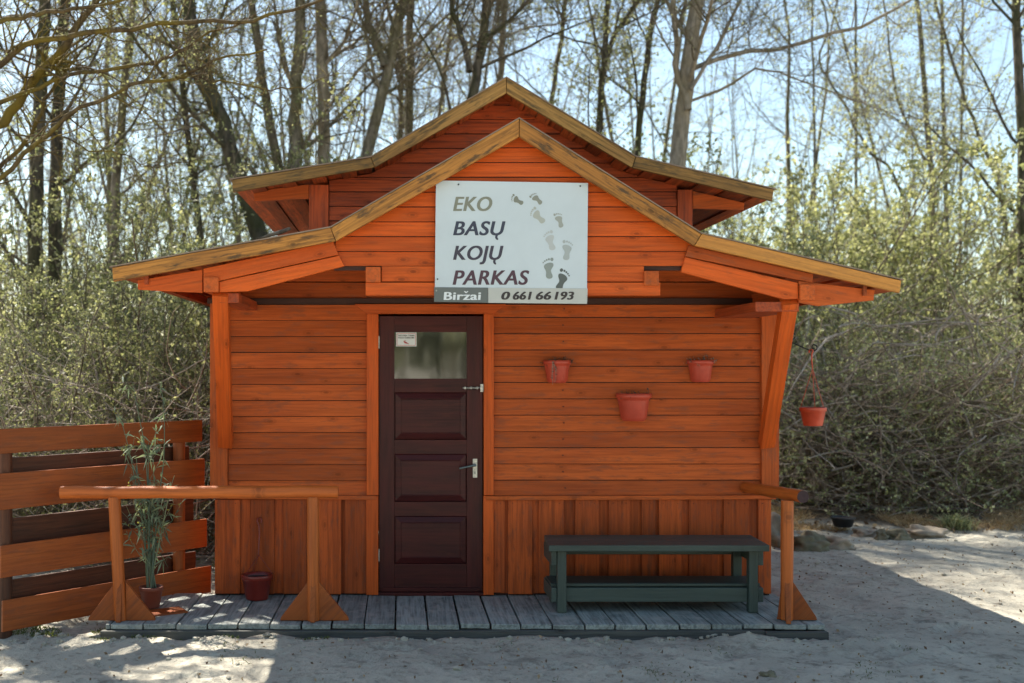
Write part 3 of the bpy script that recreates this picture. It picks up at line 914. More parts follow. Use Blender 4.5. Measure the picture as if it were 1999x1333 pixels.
# notice on the door glass
nx0, nx1, nz0, nz1 = P(773, 0, 0)[0], P(813, 0, 0)[0], P(0, 676, 0)[2], P(0, 649, 0)[2]
nt_ = empty('warning_notice', 'small white notice with red border stuck on the door glass', 'notice', loc=(nx0, Yd + .015, nz0))
n_inv = Matrix.Translation(-nt_.location); Yn = Yd + .0155
def nb(mb, name, mat):
    o = mb.build(name, mat, nt_, 0); o.matrix_parent_inverse = n_inv
mb = MB(); box(mb, nx0, nx1, Yn, Yn + .0015, nz0, nz1); nb(mb, 'sheet', 'ink_white')
mb = MB(); w = .003; a, b, c, d = nx0 + .006, nx1 - .006, nz0 + .006, nz1 - .006
for r_ in ((a, b, c, c + w), (a, b, d - w, d), (a, a + w, c + w, d - w), (b - w, b, c + w, d - w)):
    box(mb, r_[0], r_[1], Yn - .0008, Yn - .0002, r_[2], r_[3])
# small red camera drawing
cx_, cz_ = (nx0 + nx1) / 2, nz0 + .028
tube(mb, [(cx_ - .014, Yn - .0006, cz_ + .002), (cx_ + .004, Yn - .0006, cz_ - .004)], .006, 6); tube(mb, [(cx_ + .004, Yn - .0006, cz_ - .004), (cx_ + .018, Yn - .0006, cz_ - .010)], .003, 6)
tube(mb, [(cx_ - .02, Yn - .0006, cz_ + .008), (cx_ - .004, Yn - .0006, cz_ + .012)], .003, 6)
nb(mb, 'border', 'ink_red')
mb = MB()
text_mb(mb, 'TERITORIJA STEBIMA', (nx0 + .014, nx1 - .014, nz1 - .027, .0115), Yn - .0005, .03)
text_mb(mb, 'VAIZDO KAMEROMIS', (nx0 + .016, nx1 - .016, nz1 - .043, .0115), Yn - .0005, .03); nb(mb, 'lettering', 'ink_black')

# ------------------------------------------------------------------ deck
deck = empty('timber_deck', 'low grey timber deck of wide worn boards along the hut front', 'deck', loc=(.4, -.93, -.1))
d_inv = Matrix.Translation((-.4, .93, .1))
def db(mb, name, mat, bevel=.004):
    o = mb.build(name, mat, deck, bevel); o.matrix_parent_inverse = d_inv
mb = MB(); x = P(205, 0, -.93)[0]; xe = P(1612, 0, -.93)[0]; ph = (P(775, 0, 0)[0] - x) % .2035 - .2035
xx = x; first = True
nxt = x + ph + .2035
while xx < xe - .02:
    x1 = min(nxt, xe); g = rnd.uniform(.003, .008)
    z = rnd.uniform(-.006, .0)
    obox(mb, ((xx + x1) / 2, -.445, -.016 + z), ((1, 0, 0), (0, 1, 0), (0, 0, 1)), ((x1 - xx) / 2 - g, .487 + rnd.uniform(-.012, .004), .016), warp=.0025)
    xx = x1; nxt = xx + .2035 * rnd.uniform(.96, 1.04)
db(mb, 'deck_boards', 'deck')
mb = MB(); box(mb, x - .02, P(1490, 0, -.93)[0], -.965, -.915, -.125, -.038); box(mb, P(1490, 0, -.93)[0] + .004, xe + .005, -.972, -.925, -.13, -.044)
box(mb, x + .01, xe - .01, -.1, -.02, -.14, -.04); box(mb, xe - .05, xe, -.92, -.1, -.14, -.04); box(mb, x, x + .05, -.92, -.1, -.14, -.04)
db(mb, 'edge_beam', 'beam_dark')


# ------------------------------------------------------------------ hitching rails
def gusset(mb, x, y, dirx, diry, w, h, t=.03, z0=.0):
    """triangular foot brace leaving the post"""
    pv = (-diry, dirx); V = []
    for s_ in (-t / 2, t / 2):
        for a, z in ((.035, z0), (w, z0 + .0), (w - .005, z0 + .02), (.035, h)):
            V.append((x + dirx * a + pv[0] * s_, y + diry * a + pv[1] * s_, z))
    mb.add(V, [(0, 1, 2, 3), (7, 6, 5, 4)] + [(k, k + 4, (k + 1) % 4 + 4, (k + 1) % 4) for k in range(4)], [(v[0] * .7 + v[2] * .7, v[0] * .7 - v[2] * .7, v[1]) for v in V])


def rail(name, label, p0, p1, posts, endmat):
    root = empty(name, label, 'rail', group='log hand rails on the deck edge', loc=(posts[0][1][0], posts[0][1][1], 0)); inv = Matrix.Translation(-root.location)
    def rb(mb, nm, mats, bevel=0, smooth=False):
        o = mb.build(nm, mats, root, bevel, smooth); o.matrix_parent_inverse = inv
        if smooth:
            e = o.modifiers.new('split', 'EDGE_SPLIT'); e.split_angle = math.radians(50)
    mb = MB(); a, b = Vector(p0), Vector(p1); n = 14
    tube(mb, [a.lerp(b, i / n) + Vector((0, 0, .002 * math.sin(i * 1.7))) for i in range(n + 1)], [.041 + .0012 * math.sin(i * 2.1) for i in range(n + 1)], 24, capmi=1)
    rb(mb, 'rail_log', ['log', endmat], smooth=True)
    for top, foot, fd in posts:
        mb = MB(); a, b = Vector(foot), Vector(top)
        tube(mb, [a.lerp(b, i / 6) for i in range(7)], [.040 + .001 * math.sin(i * 2) for i in range(7)], 20); rb(mb, 'post', 'log', smooth=True)
        for dx, dy, w, h in fd:
            mb = MB(); gusset(mb, foot[0], foot[1], dx, dy, w, h); rb(mb, 'foot_brace', 'fence', .003)


zr = .83
lp = [((P(223, 0, -.82)[0], -.82, zr - .03), (P(236, 0, -.82)[0], -.82, .0), ((-1, 0, .21, .245), (1, 0, .225, .25), (0, -1, .075, .245))),
      ((P(611, 0, -.82)[0], -.82, zr - .03), (P(612, 0, -.82)[0], -.82, .0), ((-1, 0, .215, .25), (1, 0, .23, .25), (0, -1, .075, .25)))]
rail('hitching_rail', 'long round log rail on two posts in front of the potted bamboo', (P(119, 0, -.82)[0], -.82, zr - .002), (P(660, 0, -.82)[0], -.82, zr + .002), lp, 'log')
rp = [((P(1539, 0, -.82)[0], -.80, .775), (P(1538, 0, -.82)[0], -.80, 0), ((1, -.05, .19, .25), (-.25, -.97, .14, .25), (-1, .3, .06, .2)))]
rail('hitching_rail', 'short round log rail with dark purple end at the bench end of the deck', (2.49, -.035, .778), (2.6, -.87, .808), rp, 'end')

# ------------------------------------------------------------------ fence
fl_, fr_ = Vector((-2.56, -.95, 0)), Vector((-1.46, .3, 0))
fd = (fr_ - fl_).normalized(); fn = Vector((fd.y, -fd.x, 0))     # towards the camera side
fence = empty('plank_fence', 'low orange fence of wide gapped planks beside the hut', 'fence', loc=tuple(fl_)); f_inv = Matrix.Translation(-fl_)
def fb(mb, name, mat='fence', bevel=.004, smooth=False):
    o = mb.build(name, mat, fence, bevel, smooth); o.matrix_parent_inverse = f_inv; return o
Lf = (fr_ - fl_).length
for (z1, z0, ext, sl_) in ((1.253, 1.092, -.07, .12), (.965, .735, -.05, .03), (.512, .305, -.025, .012), (.16, -.04, .01, 0)):
    mb = MB(); c = fl_ + fd * ((Lf + ext - sl_) / 2) + fn * .05; c.z = (z0 + z1) / 2
    obox(mb, c, (fd, fn, (0, 0, 1)), ((Lf + ext + sl_) / 2, .011, (z1 - z0) / 2), warp=.003); fb(mb, 'board')
for (z1, z0, ext) in ((1.055, .86, -.11), (.665, .47, -.07), (.262, .06, -.05)):
    mb = MB(); c = fl_ + fd * ((Lf + ext) / 2) - fn * .055; c.z = (z0 + z1) / 2
    obox(mb, c, (fd, fn, (0, 0, 1)), ((Lf + ext) / 2, .011, (z1 - z0) / 2), warp=.003); fb(mb, 'board', 'fence_shaded')
for s_ in (.05, Lf - .24):
    p_ = fl_ + fd * s_; mb = MB(); n_ = 8
    tube(mb, [Vector((p_.x, p_.y, -.15 + (1.2 + .15) * i / n_)) for i in range(n_ + 1)], .045, 16)
    o = fb(mb, 'post', 'fence' if s_ > 1 else 'fence_shaded', 0, True); e = o.modifiers.new('split', 'EDGE_SPLIT'); e.split_angle = math.radians(50)

# ------------------------------------------------------------------ bench
bench = empty('bench', 'dark green painted wooden bench with low shelf on the deck', 'bench', loc=(1.72, -.4, 0)); b_inv = Matrix.Translation((-1.72, .4, 0))
def bb(mb, name, bevel=.004):
    o = mb.build(name, 'bench', bench, bevel); o.matrix_parent_inverse = b_inv
def skewbox(mb, fl, fr, br, bl, z0, z1, grain_len=1):
    V = [(*p_, z) for z in (z0, z1) for p_ in (fl, fr, br, bl)]; o_ = rnd.uniform(0, 50)
    mb.add(V, [(3, 2, 1, 0), (4, 5, 6, 7)] + [(k, (k + 1) % 4, (k + 1) % 4 + 4, k + 4) for k in range(4)], [(v[0] + o_, v[1], v[2]) for v in V])
mb = MB(); y0, y1 = -.66, -.2; n = 3
a0, a1, c0, c1 = .99, 2.455, 1.02, 2.475
for k in range(n):
    f0, f1 = k / n, (k + 1) / n; e = .004
    L_ = lambda a, b, f: a + (b - a) * f
    skewbox(mb, (L_(a0, c0, f0), L_(y0, y1, f0) + e * (k > 0)), (L_(a1, c1, f0), L_(y0, y1, f0) + e * (k > 0)), (L_(a1, c1, f1), L_(y0, y1, f1)), (L_(a0, c0, f1), L_(y0, y1, f1)), .418, .46)
bb(mb, 'seat')
for x in (1.055, 2.335):
    for y in (-.61, -.26):
        mb = MB(); box(mb, x, x + .06, y, y + .06, 0.0, .417); bb(mb, 'leg')
    mb = MB(); xo = x - .04 if x < 2 else x + .061
    box(mb, xo, xo + .038, -.6, -.21, .315, .415); box(mb, xo, xo + .038, -.6, -.21, .07, .165); bb(mb, 'side_rail')
mb = MB(); box(mb, 1.117, 2.333, -.585, -.55, .068, .162); box(mb, 1.117, 2.333, -.255, -.22, .068, .162); box(mb, 1.02, 2.43, -.545, -.26, .164, .184)
box(mb, 1.117, 2.333, -.25, -.225, .33, .41)
bb(mb, 'shelf')


# ------------------------------------------------------------------ pots
def wall_planter(px0, px1, py0, py1, label, dead, seed, trail=False):
    rg = np.random.default_rng(seed)
    x0, x1 = P(px0, 0, -.03)[0], P(px1, 0, -.03)[0]; zt, zb = P(0, py0, -.1)[2], P(0, py1, -.1)[2]
    cx = (x0 + x1) / 2; R = (x1 - x0) / 2; H = zt - zb; cy = -.032
    root = empty('wall_planter', label, 'planter', 'half round flower pots hung on the wall', loc=(cx, cy, zb))
    mb = MB()
    lathe(mb, [(R * .60, 0), (R * .66, H * .06), (R * .72, H * .12), (R * .84, H * .72), (R * .88, H * .8), (R * 1.0, H * .84), (R * 1.0, H), (R * .9, H), (R * .8, H * .7)],
          (0, 0, 0), 60, math.pi, 2 * math.pi, rib=.018, ribn=46, ribz=(H * .1, H * .75), ecc=1.15)
    o_ = len(mb.v); mb.add([(-R * .6, 0, 0), (R * .6, 0, 0), (R, 0, H), (-R, 0, H)], [(0, 1, 2, 3)])
    arc = [(R * .6 * math.cos(a), R * .6 * 1.15 * math.sin(a), 0) for a in np.linspace(math.pi, 2 * math.pi, 20)]
    mb.add(arc, [tuple(range(20))])
    mb.build('pot', 'pot', root, 0, True)
    mb = MB(); arc = [(R * .9 * math.cos(a), R * .9 * 1.15 * math.sin(a), H * .9) for a in np.linspace(math.pi, 2 * math.pi, 24)]
    mb.add(arc, [tuple(range(24))]); mb.build('soil', 'soil', root)
    nn = 46
    st = np.stack([rg.uniform(-R * .85, R * .85, nn), -rg.uniform(.02, .85, nn) * R * .9, np.full(nn, H * .9)], 1)
    d = rg.normal(size=(nn, 3)); d[:, 2] = abs(d[:, 2]) * .5
    Pp, Rr = walk(st, d / np.linalg.norm(d, axis=1, keepdims=True), rg.uniform(.03, .075, nn), 5, np.full(nn, .0022), rg, -.6, .5)
    m = NP(); m.add(tubes_np(Pp, Rr, 4), 0, per=20); m.add(leaves_np(along(Pp, 3, rg), .014, rg), 1 if dead else 0)
    if trail:
        st = np.array([[-R * .45, -R * 1.12, H * 1.0]] * 4) + rg.normal(size=(4, 3)) * .006; d = np.array([[-.05, -.1, -1.]] * 4)
        Pp, Rr = walk(st, d, np.array([H, H * 1.05, H * .8, H * .5]), 8, np.full(4, .002), rg, -1, .12); m.add(tubes_np(Pp, Rr, 4), 1, per=32)
        m.add(leaves_np(along(Pp, 10, rg), .011, rg), 0)
    m.build('dead_plant', ['dead', 'pale_dead'], root)


wall_planter(1060, 1115, 703, 747, 'small red half round wall pot with a dead vine trailing over its rim', False, 1, True)
wall_planter(1202, 1271, 768, 822, 'largest red half round wall pot, hung lowest above the bench', False, 2)
wall_planter(1341, 1393, 703, 746, 'small red half round wall pot with a whitish crust along its rim', True, 3)


def round_pot(root, R, H, mat, soil=True, name='pot'):
    mb = MB()
    lathe(mb, [(0.001, 0), (R * .68, 0), (R * .72, H * .05), (R * .93, H * .78), (R * 1.0, H * .8), (R * 1.02, H * .98), (R, H), (R * .93, H), (R * .9, H * .8)], (0, 0, 0), 40)
    mb.build(name, mat, root, 0, True)
    mb = MB(); mb.add([(R * .92 * math.cos(a), R * .92 * math.sin(a), H * .86) for a in np.linspace(0, 2 * math.pi, 24, endpoint=False)], [tuple(range(24))]); mb.build('soil', 'soil', root)


# hanging pot on the hook
hp = P(1587, 831, Yh); R = (1612 - 1562) / 2 * (Yh + 8) / F; H = 36 * (Yh + 8) / F
root = empty('hanging_pot', 'bright red flower pot hanging from the iron hook in the open air', 'flower pot', 'hanging flower pots', loc=hp); round_pot(root, R, H, 'pot_bright')
top = (h1[0] - hp[0], 0, h1[2] - hp[2]); kn = (top[0] + .012, 0, top[2] - .13)
mb = MB(); tube(mb, [(top[0] - .012, 0, top[2] - .014), (top[0] - .012, 0, top[2] + .006), (top[0] + .004, 0, top[2] + .013), (top[0] + .014, 0, top[2] + .002), (top[0] + .006, 0, top[2] - .03), (top[0] + .006, 0, top[2] - .07), kn], [.006, .007, .007, .007, .006, .005, .004], 8)
for a in (.3, 2.4, 4.5):
    tube(mb, [kn, (R * .98 * math.cos(a) * .5 + kn[0] * .5, R * .98 * math.sin(a) * .5, (H + kn[2]) / 2), (R * .98 * math.cos(a), R * .98 * math.sin(a), H)], .0022, 6)
mb.build('hanger', 'pot_bright', root, 0, True)
rg = np.random.default_rng(5); nn = 16; st = np.stack([rg.normal(size=nn) * .02, rg.normal(size=nn) * .02, np.full(nn, H * .86)], 1)
Pp, Rr = walk(st, np.tile([0, 0, 1.], (nn, 1)), rg.uniform(.02, .05, nn), 4, np.full(nn, .002), rg, 0, .5); m = NP(); m.add(tubes_np(Pp, Rr, 4), 0, per=16); m.build('dead_plant', ['dead'], root)
# pot standing on the deck, its hanger propped against the wall
R = (533 - 472) / 2 * 7.86 / F; H = 48 * 7.86 / F
root = empty('hanging_pot', 'dark red flower pot standing on the deck, its hanger upright against the wall', 'flower pot', 'hanging flower pots', loc=(P(502, 0, -.15)[0], -.155, 0.0)); round_pot(root, R, H, 'pot_dark')
zt = P(0, 1012, -.06)[2]
mb = MB(); hk = [(.0, .10, zt - .05), (-.012, .1, zt - .02), (-.008, .1, zt), (.008, .1, zt + .006), (.02, .1, zt - .008), (.017, .1, zt - .03)]
tube(mb, [(.0, .075, .30), (.005, .09, zt - .1)] + hk, .0055, 8)
for a in (.3, 2.0, 3.9):
    tube(mb, [(R * .98 * math.cos(a), R * .98 * math.sin(a), H), (.004, .07, .3)], .0024, 6)
mb.build('hanger', 'pot_dark', root, 0, True)

# bamboo in a pot
bp = (P(295, 0, -.47)[0], -.47, .008)
root = empty('potted_bamboo', 'tall thin bamboo with narrow leaves in a brown pot by the fence', 'potted plant', loc=bp); R = 23 * 7.53 / F; H = 41 * 7.53 / F
round_pot(root, R, H, 'pot_brown')
rg = np.random.default_rng(9)
nn = 9; st = np.stack([rg.normal(size=nn) * .018, rg.normal(size=nn) * .018, np.full(nn, H * .85)], 1)
ln = np.array([1.42, 1.33, 1.15, 1.0, .9, .8, .7, .55, .4]); d = np.stack([rg.normal(size=nn) * .07, rg.normal(size=nn) * .07, np.ones(nn)], 1)
Pp, Rr = walk(st, d, ln, 12, np.full(nn, .0075), rg, .3, .035, tip=.25)
P2, R2 = sprout(Pp, Rr, 9, rg, t=(.25, 1), L=(.1, .38), n=6, rf=.45, spread=.9, up=.5, wig=.08, rmin=.0014)
m = NP(); m.add(tubes_np(Pp, Rr, 8), 0, per=96); m.add(tubes_np(P2, R2, 5), 0, per=30); m.build('stems', ['leaf_bamboo'], root)
C = np.concatenate([along(P2, 5, rg, .3), along(Pp, 5, rg, .45)]); n_ = len(C)
a = rg.normal(size=(n_, 3)); a[:, 2] += rg.choice([-.9, .5], n_); a /= np.linalg.norm(a, axis=1, keepdims=True); b = np.cross(a, rg.normal(size=(n_, 3))); b /= np.linalg.norm(b, axis=1, keepdims=True)
s_ = rg.uniform(.045, .11, size=(n_, 1)); V = np.stack([C, C + a * s_ * .4 + b * .0068, C + a * s_ - np.array([0, 0, .015]), C + a * s_ * .4 - b * .0068], 1).reshape(-1, 3)
m = NP(); m.add((V, np.arange(n_ * 4).reshape(n_, 4)), 0)
m.build('leaves', ['leaf_bamboo'], root)
C = np.concatenate([along(P2[rg.choice(len(P2), 30, False)], 4, rg, .7)]); m = NP(); m.add(leaves_np(C, .017, rg), 0); m.build('yellow_leaves', ['leaf_yellow'], root)

# loose board under the bamboo pot
mb = MB(); V0 = [Vector(P(*p_, y_)) for p_, y_ in (((262, 1206), 0),)]
bx = P(318, 0, -.62)[0]
obox(mb, (bx, -.60, .0055), (Vector((.86, .5, 0)), Vector((-.5, .86, 0)), (0, 0, 1)), (.14, .09, .0055)); o = mb.build('loose_board', 'fence', None, .002)
tag(o, 'flat orange offcut board lying on the deck beside the bamboo pot', 'board')

# moss along the deck's left end
rg = np.random.default_rng(31)
def grass(name, label, cat, C, h, mats, kind='stuff', lean=.5, w=.004):
    n = len(C); a = rg.normal(size=(n, 3)) * lean; a[:, 2] = 1; a /= np.linalg.norm(a, axis=1, keepdims=True)
    b = np.cross(a, rg.normal(size=(n, 3))); b /= np.linalg.norm(b, axis=1, keepdims=True); hh = rg.uniform(.4, 1.2, size=(n, 1)) * h; bend = rg.normal(size=(n, 3)) * .25 * hh; bend[:, 2] = -abs(bend[:, 2]) * .6
    m = NP(); V = np.stack([C - b * w, C + b * w, C + a * hh * .6 + b * w * .7, C + a * hh * .6 - b * w * .7], 1).reshape(-1, 3); m.add((V, np.arange(n * 4).reshape(n, 4)))
    V = np.stack([C + a * hh * .6 - b * w * .7, C + a * hh * .6 + b * w * .7, C + a * hh + bend + b * w * .1, C + a * hh + bend - b * w * .1], 1).reshape(-1, 3); m.add((V, np.arange(n * 4).reshape(n, 4)))
    o = m.build(name, mats); tag(o, label, cat, kind=kind); return o


def onground(x, y):
    return np.array([(a, b, ground_z(a, b)) for a, b in zip(x, y)])


def blobby(n, xr, yr, sc, th, seed):
    out = []
    r_ = random.Random(seed); k = 0
    while len(out) < n and k < n * 30:
        k += 1; x, y = r_.uniform(*xr), r_.uniform(*yr)
        if noise.noise((x * sc, y * sc, seed)) > th: out.append((x, y))
    a = np.array(out); return a[:, 0], a[:, 1]


grass('moss_patch', 'low mossy growth at the fence end of the deck', 'moss', np.concatenate([onground(*blobby(2500, (-2.6, -1.3), (-1.02, -.5), 3, .0, 3)) + [0, 0, .0], onground(*blobby(600, (-2.3, -.2), (-1.08, -.97), 4, .1, 5))]), .022, ['green_grass'], w=.003)
grass('dry_grass', 'strip of dry straw grass between sand and thicket', 'grass', onground(*blobby(26000, (2.8, 11), (3.6, 7.2), .9, -.12, 7)), .13, ['straw'], lean=1.3, w=.004)
grass('short_grass', 'sparse short green grass tufts in the sand', 'grass', onground(*blobby(260, (-1.6, 3.2), (-2.2, -1.2), 2.4, .30, 11)), .025, ['green_grass'], lean=.8, w=.0025)
# leaf litter on the forest floor and specks on the sand
n_ = 22000; x, y = RG.uniform(-9, 12, n_), RG.uniform(2.2, 12, n_); keep = (y > 4.2) | (x < -1.3) | ((y > 3.45) & (RG.random(n_) < .6)); x, y = x[keep], y[keep]
m = NP(); m.add(leaves_np(onground(x, y) + [0, 0, .01], .05, RG)); o = m.build('leaf_litter', ['litter']); tag(o, 'brown dry leaves littering the wood floor', 'leaf litter', kind='stuff')
n_ = 3800; x, y = RG.uniform(-3.5, 7, n_), RG.uniform(-2.4, 4, n_); keep = ~((x > -2) & (x < 2.8) & (y > -1.0)); x, y = x[keep], y[keep]
m = NP(); m.add(leaves_np(onground(x, y) + [0, 0, .004], .021, RG)); o = m.build('sand_debris', ['litter']); tag(o, 'tiny dry bits scattered over the sand', 'debris', kind='stuff')


# clods and stones
def lump(mb, c, r, seed, flat_=.7, mi=0):
    import bmesh
    bm = bmesh.new(); bmesh.ops.create_icosphere(bm, subdivisions=2 if r < .05 else 3, radius=1)
    V = []
    for v in bm.verts:
        p_ = v.co; k = 1 + .38 * noise.noise(p_ * 1.3 + Vector((seed, 0, 0))) + .14 * noise.noise(p_ * 3.7 + Vector((0, seed, 0)))
        V.append((c[0] + p_.x * k * r[0] if isinstance(r, tuple) else c[0] + p_.x * k * r, c[1] + p_.y * k * (r[1] if isinstance(r, tuple) else r), c[2] + p_.z * k * (r[2] if isinstance(r, tuple) else r * flat_)))
    Fc = [tuple(v.index for v in f.verts) for f in bm.faces]; bm.free(); mb.add(V, Fc, None, None, mi)


import bmesh
def lump2(mb, c, r, seed, sub=2, mi=0):
    bm = bmesh.new(); bmesh.ops.create_icosphere(bm, subdivisions=sub, radius=1); V = []
    for v in bm.verts:
        p_ = v.co; k = 1 + .5 * noise.noise(p_ * 1.3 + Vector((seed, 0, 0))) + .3 * noise.noise(p_ * 2.6 + Vector((0, seed, 0))) + (.12 * noise.noise(p_ * 7 + Vector((0, seed, 3))) if sub > 2 else 0)
        V.append((c[0] + p_.x * k * r[0], c[1] + p_.y * k * r[1], c[2] + p_.z * k * r[2]))
    Fc = [tuple(v.index for v in f.verts) for f in bm.faces]; bm.free(); mb.add(V, Fc, None, None, mi)


mb = MB()
for i in range(520):
    if i < 240:
        x = rnd.uniform(-2.6, 3.1); y = -1.0 - abs(rnd.gauss(0, .1))
    else:
        x = rnd.uniform(-3.5, 6.5); y = rnd.uniform(-2.3, 3.2)
        if -2 < x < 2.8 and y > -.98: continue
    r = rnd.choice((.006, .009, .012, .016, .022)) * rnd.uniform(.7, 1.3)
    lump2(mb, (x, y, ground_z(x, y) + r * .2), (r, r, r * .7), i, 1)
o = mb.build('sand_clods', 'sand', None, 0, False); tag(o, 'small clods and crumbs of sand along the deck edge', 'clods', kind='stuff')

stones = [(1520, 1050, 34, 40, 'rock', 'tall brown stone close to the hut corner, behind the rail post'), (1578, 1062, 40, 24, 'rock_moss', 'dark flat mossy stone just beyond the rail post'),
          (1628, 1062, 36, 17, 'rock', 'pale slanting flat stone under the upturned black pot'), (1690, 1046, 26, 12, 'rock', 'small grey stone in the dry grass edge'),
          (1752, 1050, 26, 16, 'rock_moss', 'dark round mossy stone midway along the stone edging'), (1800, 1044, 40, 14, 'rock', 'long low grey stone beside the green tuft'),
          (1722, 1052, 14, 12, 'rock_moss', 'little dark stone beside the round mossy one'), (1500, 1328, 15, 7, 'rock_moss', 'single dark stone half sunk in the shaded foreground sand')]
for i, (px, py, w, h, mt, lab) in enumerate(stones):
    d = (EYE + .10) * F / (py + h * .4 - VY); X = (px - VX) * d / F; Y = d - 8
    mb = MB(); s_ = d / F; lump2(mb, (0, 0, h * s_ * .3), (w * s_, w * s_ * .8, h * s_), i * 3.1, 4)
    o = mb.build('stone', mt, None, 0, True); o.location = (X, Y, ground_z(X, Y) if Y < 3.5 else ground_z(X, Y) - .0); tag(o, lab, 'stone', 'edging stones by the sand' if py < 1200 else None)
# black pot lying by the stones
d = 11.6; X = (1646 - VX) * d / F; Y = 3.6
root = empty('plant_pot', 'low black plastic plant pot standing in dry grass by the stones', 'flower pot', loc=(X, Y, ground_z(X, Y) + .05)); round_pot(root, .125, .10, 'pot_black')
# green tuft
X, Y = P(1866, 0, 3.7)[0], 3.7; n_ = 500
C = np.stack([X + RG.normal(size=n_) * .06, Y + RG.normal(size=n_) * .06, np.full(n_, ground_z(X, Y))], 1)
o = grass('grass_tuft', 'single dark green grass tuft at the sand edge', 'grass tuft', C, .17, ['leaf_dark'], kind='thing', lean=.5, w=.006)

# stick on the roof
pts = [P(513, 463, -.55), P(530, 458, -.5), P(548, 453, -.46), P(566, 446, -.42)]
mb = MB(); tube(mb, pts, [.006, .013, .015, .011], 8); tube(mb, [pts[0], P(500, 465, -.6)], [.006, .003], 6); o = mb.build('fallen_stick', 'twig', None, 0, True); tag(o, 'short broken grey stick lying on the lower roof', 'stick')


# ------------------------------------------------------------------ trees
def tree(name, label, path, Y, wpx, bk='bark', leafy=0, leafmat='leaf', seed=0, forks=(), limbs=24, group='trees of the wood behind the hut', H=12, limbz=(.16, 1), lsize=.045, llen=(1.4, 3.2), climb=0, lcount=5):
    rg = np.random.default_rng(seed); d = Y + 8
    pts = [np.array(P(x, y, Y)) for x, y in path]          # given from top of frame downwards
    pts = pts[::-1]
    lo = pts[0]; nx_ = pts[1]; dirb = (lo - nx_); dirb /= max(abs(dirb[2]), 1e-6)
    zb = ground_z(lo[0], Y) - .1; k = lo[2] - zb
    base = lo + dirb * k * .6; base[2] = zb; base[0] = lo[0] + dirb[0] * k * .45
    mid = lo + dirb * k * .5; mid[2] = (lo[2] + zb) / 2
    up = pts[-1] - pts[-2]; up /= np.linalg.norm(up); up = up * .6 + np.array([0, 0, .4])
    tops = [pts[-1] + up * s_ for s_ in np.linspace(0, max(1.5, H - pts[-1][2]), 6)[1:]]
    for i, t_ in enumerate(tops): t_ += rg.normal(size=3) * .06 * (i + 1); t_[1] = Y + rg.normal() * .1
    key = [base, mid] + pts + tops
    # resample smoothly (Catmull-Rom)
    key = [key[0]] + key + [key[-1]]; out = []
    for i in range(1, len(key) - 2):
        for f in np.linspace(0, 1, 4, endpoint=False):
            p0, p1, p2, p3 = key[i - 1:i + 3]
            out.append(.5 * ((2 * p1) + (-p0 + p2) * f + (2 * p0 - 5 * p1 + 4 * p2 - p3) * f * f + (-p0 + 3 * p1 - 3 * p2 + p3) * f ** 3))
    out.append(key[-2]); tp = np.array(out); tp[1:-1, :2] += rg.normal(size=(len(tp) - 2, 2)) * .012
    r0 = wpx * d / F / 2; zz = tp[:, 2]; tr = r0 * np.clip(1.18 - .85 * (zz - zz[0]) / (H + 1), .12, 1.3); tr[0] *= 1.35
    root = empty(name, label, 'tree', group, loc=tuple(tp[0])); o0 = tp[0].copy(); tp = tp - o0
    trunk = NP(); trunk.add(tubes_np(tp[None], tr[None], 12), 0, .5)
    parents = [(tp[None], tr[None])]
    for fk in forks:                                       # extra stems drawn in the photo: (start .. end) with width
        fp = np.array([P(x, y, Y + rg.uniform(-.15, .15)) for x, y in fk[0]]) - o0
        fu = fp[-1] - fp[-2]; fu /= np.linalg.norm(fu); fp = np.concatenate([fp, fp[-1:] + fu * 1.2, fp[-1:] + fu * 2.3])
        fr = fk[1] * d / F / 2 * np.linspace(1, .35, len(fp))
        # resample
        t_ = np.linspace(0, len(fp) - 1, 14); i0 = np.clip(t_.astype(int), 0, len(fp) - 2); f = (t_ - i0)[:, None]; fp2 = fp[i0] * (1 - f) + fp[i0 + 1] * f; fr2 = np.interp(t_, range(len(fp)), fr)
        fp2[1:] += rg.normal(size=(13, 3)) * .02
        trunk.add(tubes_np(fp2[None], fr2[None], 8), 0, .5); parents.append((fp2[None], fr2[None]))
    L1 = []
    for i, (a, b) in enumerate(parents):
        L1.append(sprout(a, b, limbs if i == 0 else max(5, limbs // 2), rg, t=limbz if i == 0 else (.15, 1), L=llen if i == 0 else (llen[0] * .5, llen[1] * .6), n=9, rf=.36, spread=.95, up=.3, wig=.13, rmin=.006))
    A = np.concatenate([q_[0] for q_ in L1]); B = np.concatenate([q_[1] for q_ in L1])
    trunk.add(tubes_np(A, B, 6), 0, .5); trunk.build('trunk', [bk], root)
    C, D = sprout(A, B, 11, rg, t=(.1, 1), L=(.5, 1.5), n=7, rf=.5, spread=.9, up=.15, wig=.16, rmin=.0035)
    E, G = sprout(C, D, 6, rg, t=(.1, 1), L=(.2, .7), n=5, rf=.6, spread=.85, up=.1, wig=.2, rmin=.0022)
    cr = NP(); cr.add(tubes_np(C, D, 4), 0, per=28); cr.add(tubes_np(E, G, 3), 0, per=15)
    cr.add(leaves_np(along(E, lcount if leafy else 2, rg, .1), lsize if leafy else .028, rg), 1)
    if climb:
        n_ = climb; i_ = rg.integers(2, len(tp) - 6, n_); c_ = tp[i_] + rg.normal(size=(n_, 3)) * [.25, .25, .3]; cr.add(leaves_np(c_, .06, rg), 1)
    cr.build('crown', ['twig', leafmat], root)
    return root


